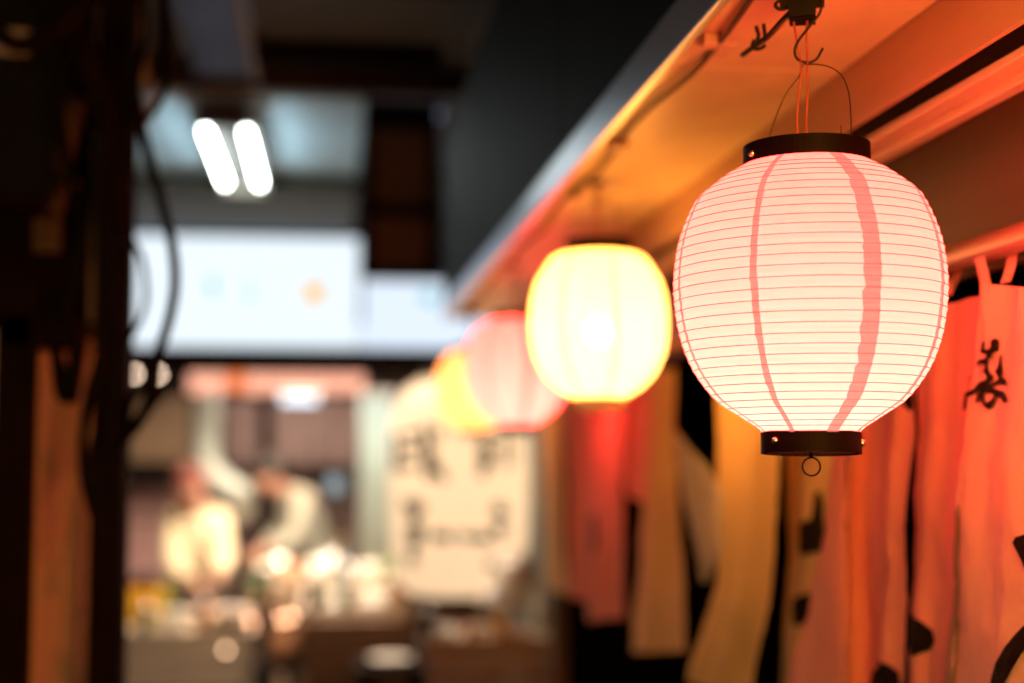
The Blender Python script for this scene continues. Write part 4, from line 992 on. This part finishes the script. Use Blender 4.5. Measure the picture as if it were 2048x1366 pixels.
def bottle(x, y, z, h, m, label):
    t = empty('bottle', (x, y, z), label, 'bottle', 'bottles on the counters')
    MB().lathe((x, y, z + .001), [(1e-4, 0), (.033, 0), (.035, .01), (.035, h * .55), (.028, h * .65), (.013, h * .78), (.012, h * .95)], 20).build('bottle_body', M[m], t, True)
    MB().lathe((x, y, z + h * .95), [(.0145, 0), (.0145, .02), (1e-4, .02)], 16).build('cap', M['brass'], t, True)
    return t
bowl(-.45, 7.0, -.80, .085, 'white bowl of fried food before the cream coated person', food='peachfood')
bowl(-.62, 6.9, -.80, .07, 'small white bowl right of the yellow crate', food='peachfood')
plate(-.58, 7.25, -.80, .11, 'white plate of browned pieces at the cook hands', food='peachfood')
plate(-.40, 6.75, -.80, .10, 'white plate at the front edge of the left counter', food='peachfood')
bowl(.30, 6.15, -.64, .075, 'white bowl nearest the foot of the cream lantern')
bowl(.12, 6.35, -.64, .06, 'small white bowl in the middle of the dish table', food='peachfood')
plate(.20, 6.08, -.64, .09, 'oval looking white plate at the front of the dish table')
bowl(-.02, 6.2, -.64, .065, 'white bowl at the left end of the dish table', food='herb')
bottle(-.36, 7.35, -.80, .25, 'bottle', 'green bottle at the right end of the left counter')
bottle(.42, 6.5, -.64, .22, 'glassgrey', 'pale glass bottle beside the cream lantern')
bottle(.05, 6.6, -.64, .24, 'glassgrey', 'pale glass bottle at the back of the dish table')

# second row: work counter under the sign with pans, cups, cloths
slab('work_counter', -.42, .40, 7.55, 8.25, -.68, 'counter', 'brown work counter crowded with cups before the stooping cooks', 'counter', front='tan')
rng = random.Random(11)
for k, (x, y, r, m, what) in enumerate([(-.34, 7.7, .05, 'china', 'white cup at the left end of the work counter'), (-.20, 7.65, .055, 'peachfood', 'peach coloured tub on the work counter front'), (-.05, 7.72, .06, 'china', 'wide white cup left of middle on the work counter'),
        (.10, 7.68, .05, 'steel', 'steel cup in the middle of the work counter'), (.22, 7.7, .06, 'china', 'white cup near the right end of the work counter'), (-.27, 7.95, .06, 'foil', 'crumpled foil cup behind the peach tub'), (.02, 8.0, .07, 'steel', 'steel pan at the back of the work counter'), (.32, 7.95, .05, 'herb', 'cup of green leaves at the right of the work counter')]):
    t = empty('cup', (x, y, -.68), what, 'cup', 'cups and tubs on the work counter')
    MB().lathe((x, y, -.679), [(1e-4, 0), (r * .75, 0), (r, r * 1.8), (r * .94, r * 1.8), (r * .7, .006), (1e-4, .006)], 24).build('cup_body', M[m], t, True)
    MB().lathe((x, y, -.679 + r * 1.2), [(1e-4, 0), (r * .80, 0), (r * .8, .004)], 20).build('filling', M['peachfood' if k % 2 else 'china'], t, True)
wl_ = empty('hanging_lamp', (.03, 8.8, -.2), 'round pale globe lamp glowing faintly beside the right cook', 'lamp')
MB().ball((.030, 8.8, -.195), .055, 10).build('globe', emitter('globe_glow', (.55, .66, .68), .75), wl_, True)
MB().tube([(.03, 8.8, -.14), (.03, 8.8, .54)], .006, 6, smooth=1).build('cord', M['darkwood'], wl_)
# glasses and a bag near the foot of the cream lantern
g1 = empty('plastic_bag', (.72, 5.55, -.62), 'white plastic bag at the right foot of the cream lantern', 'bag')
bgm = MB().ball((.72, 5.55, -.47), .075, 12, (1, 1, 1.1)); 
for i, v in enumerate(bgm.v): bgm.v[i] = v + (v - Vector((.72, 5.55, -.47))) * .35 * noise.noise(v * 18)
bgm.build('bag_body', M['china'], g1, True)
sh = slab('side_shelf', .58, .86, 5.35, 5.75, -.56, 'counter', 'small pale shelf right of the cream lantern stand', 'shelf', planks=3)
bowl(.70, 5.42, -.559, .05, 'grey white bowl on the small side shelf', m='foil')
plate(.24, 5.55, -.80, .085, 'bright white plate low at the bottom of the view')
lt = slab('low_stool', .10, .40, 5.40, 5.72, -.80, 'darkwood', 'dark low stool under the bright white plate', 'stool', planks=3)
for k, (px, m) in enumerate(((-.20, 'china'), (-.16, 'foil'))):
    t = empty('lantern_jar', (px, 6.1 + .1 * k, -.9), ['peach jar standing left of the brown box', 'foil topped jar just right of the peach jar'][k], 'jar', 'jars left of the brown box')
    MB().lathe((px, 6.1 + .12 * k, -.86), [(1e-4, 0), (.045, 0), (.05, .02), (.05, .09), (.035, .12), (.035, .14), (1e-4, .14)], 20).build('jar_body', M['peachfood'], t, True)
    MB().lathe((px, 6.1 + .12 * k, -.719), [(.04 * math.cos(a * .26), .03 * math.sin(a * .26)) for a in range(7)], 24).build('lid', M['copper'], t, True)  # polished lid shaped as a dome to catch glints
slab('bench', -.30, -.10, 5.95, 6.35, -.862, 'darkwood', 'dark bench holding the two jars left of the brown box', 'bench', planks=2)

# ------------------------------------------------------------------ walls closing the alley
lw = MB().box(-1.75, -1.70, 3.0, 12, -1.6, 3.0).build('alley_wall_left', M['plaster']); tag(lw, kind='structure')
rw = MB().box(2.2, 2.25, -3, 12, -1.6, 3.0).build('alley_wall_right', M['plaster']); tag(rw, kind='structure')
ew = MB().box(-1.7, 2.2, 10.6, 10.65, -1.6, 3.0).build('alley_wall_end', M['plaster']); tag(ew, kind='structure')

slab('low_table', .34, .84, 5.15, 5.34, -.665, 'counter', 'low pale table at the foot of the big cream lantern holding small dishes', 'table', planks=3, front='pvc')
bowl(.42, 5.22, -.665, .045, 'small white bowl at the left end of the low table')
bowl(.55, 5.26, -.665, .05, 'white bowl of browned pieces in the middle of the low table', food='peachfood')
plate(.68, 5.22, -.665, .06, 'small plate at the right of the low table', food='peachfood')
bottle(.78, 5.28, -.665, .16, 'glassgrey', 'short pale bottle at the right end of the low table')
for k, (x, y, z, w, h, m, lb) in enumerate(((-.30, 6.72, -.80, .09, .12, 'peachfood', 'peach carton near the right end of the left counter'), (-.70, 6.70, -.80, .10, .07, 'china', 'flat white carton in front on the left counter'), (-.52, 6.66, -.80, .08, .05, 'cardboard', 'small brown carton at the front edge of the left counter'), (.35, 6.02, -.64, .10, .08, 'foil', 'silvery carton at the right front of the dish table'))):
    t = empty('carton', (x, y, z), lb, 'carton', 'cartons on the counters')
    MB().box(x - w / 2, x + w / 2, y - .04, y + .04, z + .001, z + h, .004).build('carton_body', M[m], t)
    MB().box(x - w / 2 - .003, x + w / 2 + .003, y - .043, y + .043, z + h + .001, z + h + .012, .003).build('lid', M[m], t)

for k, (x, y, z, q, m, lb) in enumerate(((-.60, 6.80, -.80, .035, 'copper', 'shiny copper dome on the left counter by the flat white carton'), (-.36, 6.68, -.80, .045, 'copper', 'shiny copper dome at the right front corner of the left counter'), (.02, 6.05, -.64, .03, 'steel', 'small steel dome at the front of the dish table'), (.62, 5.45, -.559, .04, 'steel', 'steel dome on the small side shelf'), (.50, 5.19, -.665, .025, 'copper', 'tiny copper dome between the bowls of the low table'), (-.46, 6.85, -.80, .05, 'steel', 'largest steel dome in the middle of the left counter'))):  # polished domes added so the fill lights make glints
    t = empty('glint_dome', (x, y, z), lb, 'dish cover', 'shiny domes added to catch glints on the counters')
    MB().lathe((x, y, z + .001), [(q * 1.1, 0), (q * 1.1, .004)] + [(max(1e-4, q * math.cos(a * math.pi / 16)), .004 + q * math.sin(a * math.pi / 16)) for a in range(9)], 28).build('dome', M[m], t, True)
    MB().ball((x, y, z + q + .012), .008, 6).build('knob', M[m], t, True)
dp = MB().box(-0.3066, -0.2562, 6.50, 6.54, -1.6, -.52, .003).build('thin_post', M['darkwood'])
tag(dp, 'thin dark upright post at the right end of the left counter', 'post')

PXT = {(560, 1272): (-0.2097, -0.8027), (588, 1276): (-0.1488, -0.8124), (452, 1300): (-0.4417, -0.8593)}
for lb, spots in (('pair of small added peach glows low beside the brown box', ((560, 1272), (588, 1276))), ('small added peach glow low at the front of the left counter', ((452, 1300),))):
    t = empty('small_glow', (0, 6.4, -.80), lb, 'lamp')
    for x, y in spots:
        px = PXT[(x, y)]
        MB().ball((px[0], 6.4, px[1]), .012, 8).build('bulb', M['peach_glint'], t, True)  # glowing balls added as bright glints, not known lamps
        MB().tube([(px[0], 6.4, px[1] - .013), (px[0], 6.4, px[1] - .05)], .008, 8, smooth=1).build('bulb_base', M['darkwood'], t, True)

for k, (x, y, z, r_, h, m, lb) in enumerate(((-.82, 6.66, -.80, .035, .10, 'bottle', 'small dark green jar at the left front of the left counter'), (-.56, 6.64, -.80, .03, .13, 'copper', 'slim copper coloured shaker on the left counter front edge'), (-.44, 6.64, -.80, .032, .09, 'darkwood', 'black sauce pot on the left counter front edge'), (-.06, 6.02, -.64, .03, .12, 'darkwood', 'black sauce pot at the left front of the dish table'), (.08, 6.0, -.64, .028, .10, 'bottle', 'small dark green jar at the front of the dish table'), (.27, 6.0, -.64, .03, .11, 'copper', 'slim copper coloured shaker by the foot of the cream lantern'), (.36, 5.18, -.665, .022, .09, 'darkwood', 'black sauce pot on the left end of the low table'), (.62, 5.18, -.665, .022, .10, 'yellowplastic', 'yellow squeeze jar on the low table'))):
    t = empty('sauce_pot', (x, y, z), lb, 'pot', 'small pots and shakers on the counters')
    MB().lathe((x, y, z + .001), [(1e-4, 0), (r_, 0), (r_ * 1.05, h * .2), (r_, h * .7), (r_ * .7, h * .85), (r_ * .7, h)], 20).build('pot_body', M[m], t, True)
    MB().lathe((x, y, z + h + .002), [(r_ * .78, -.008), (r_ * .78, .006), (r_ * .3, .014), (1e-4, .016)], 16).build('lid', M['steel'], t, True)
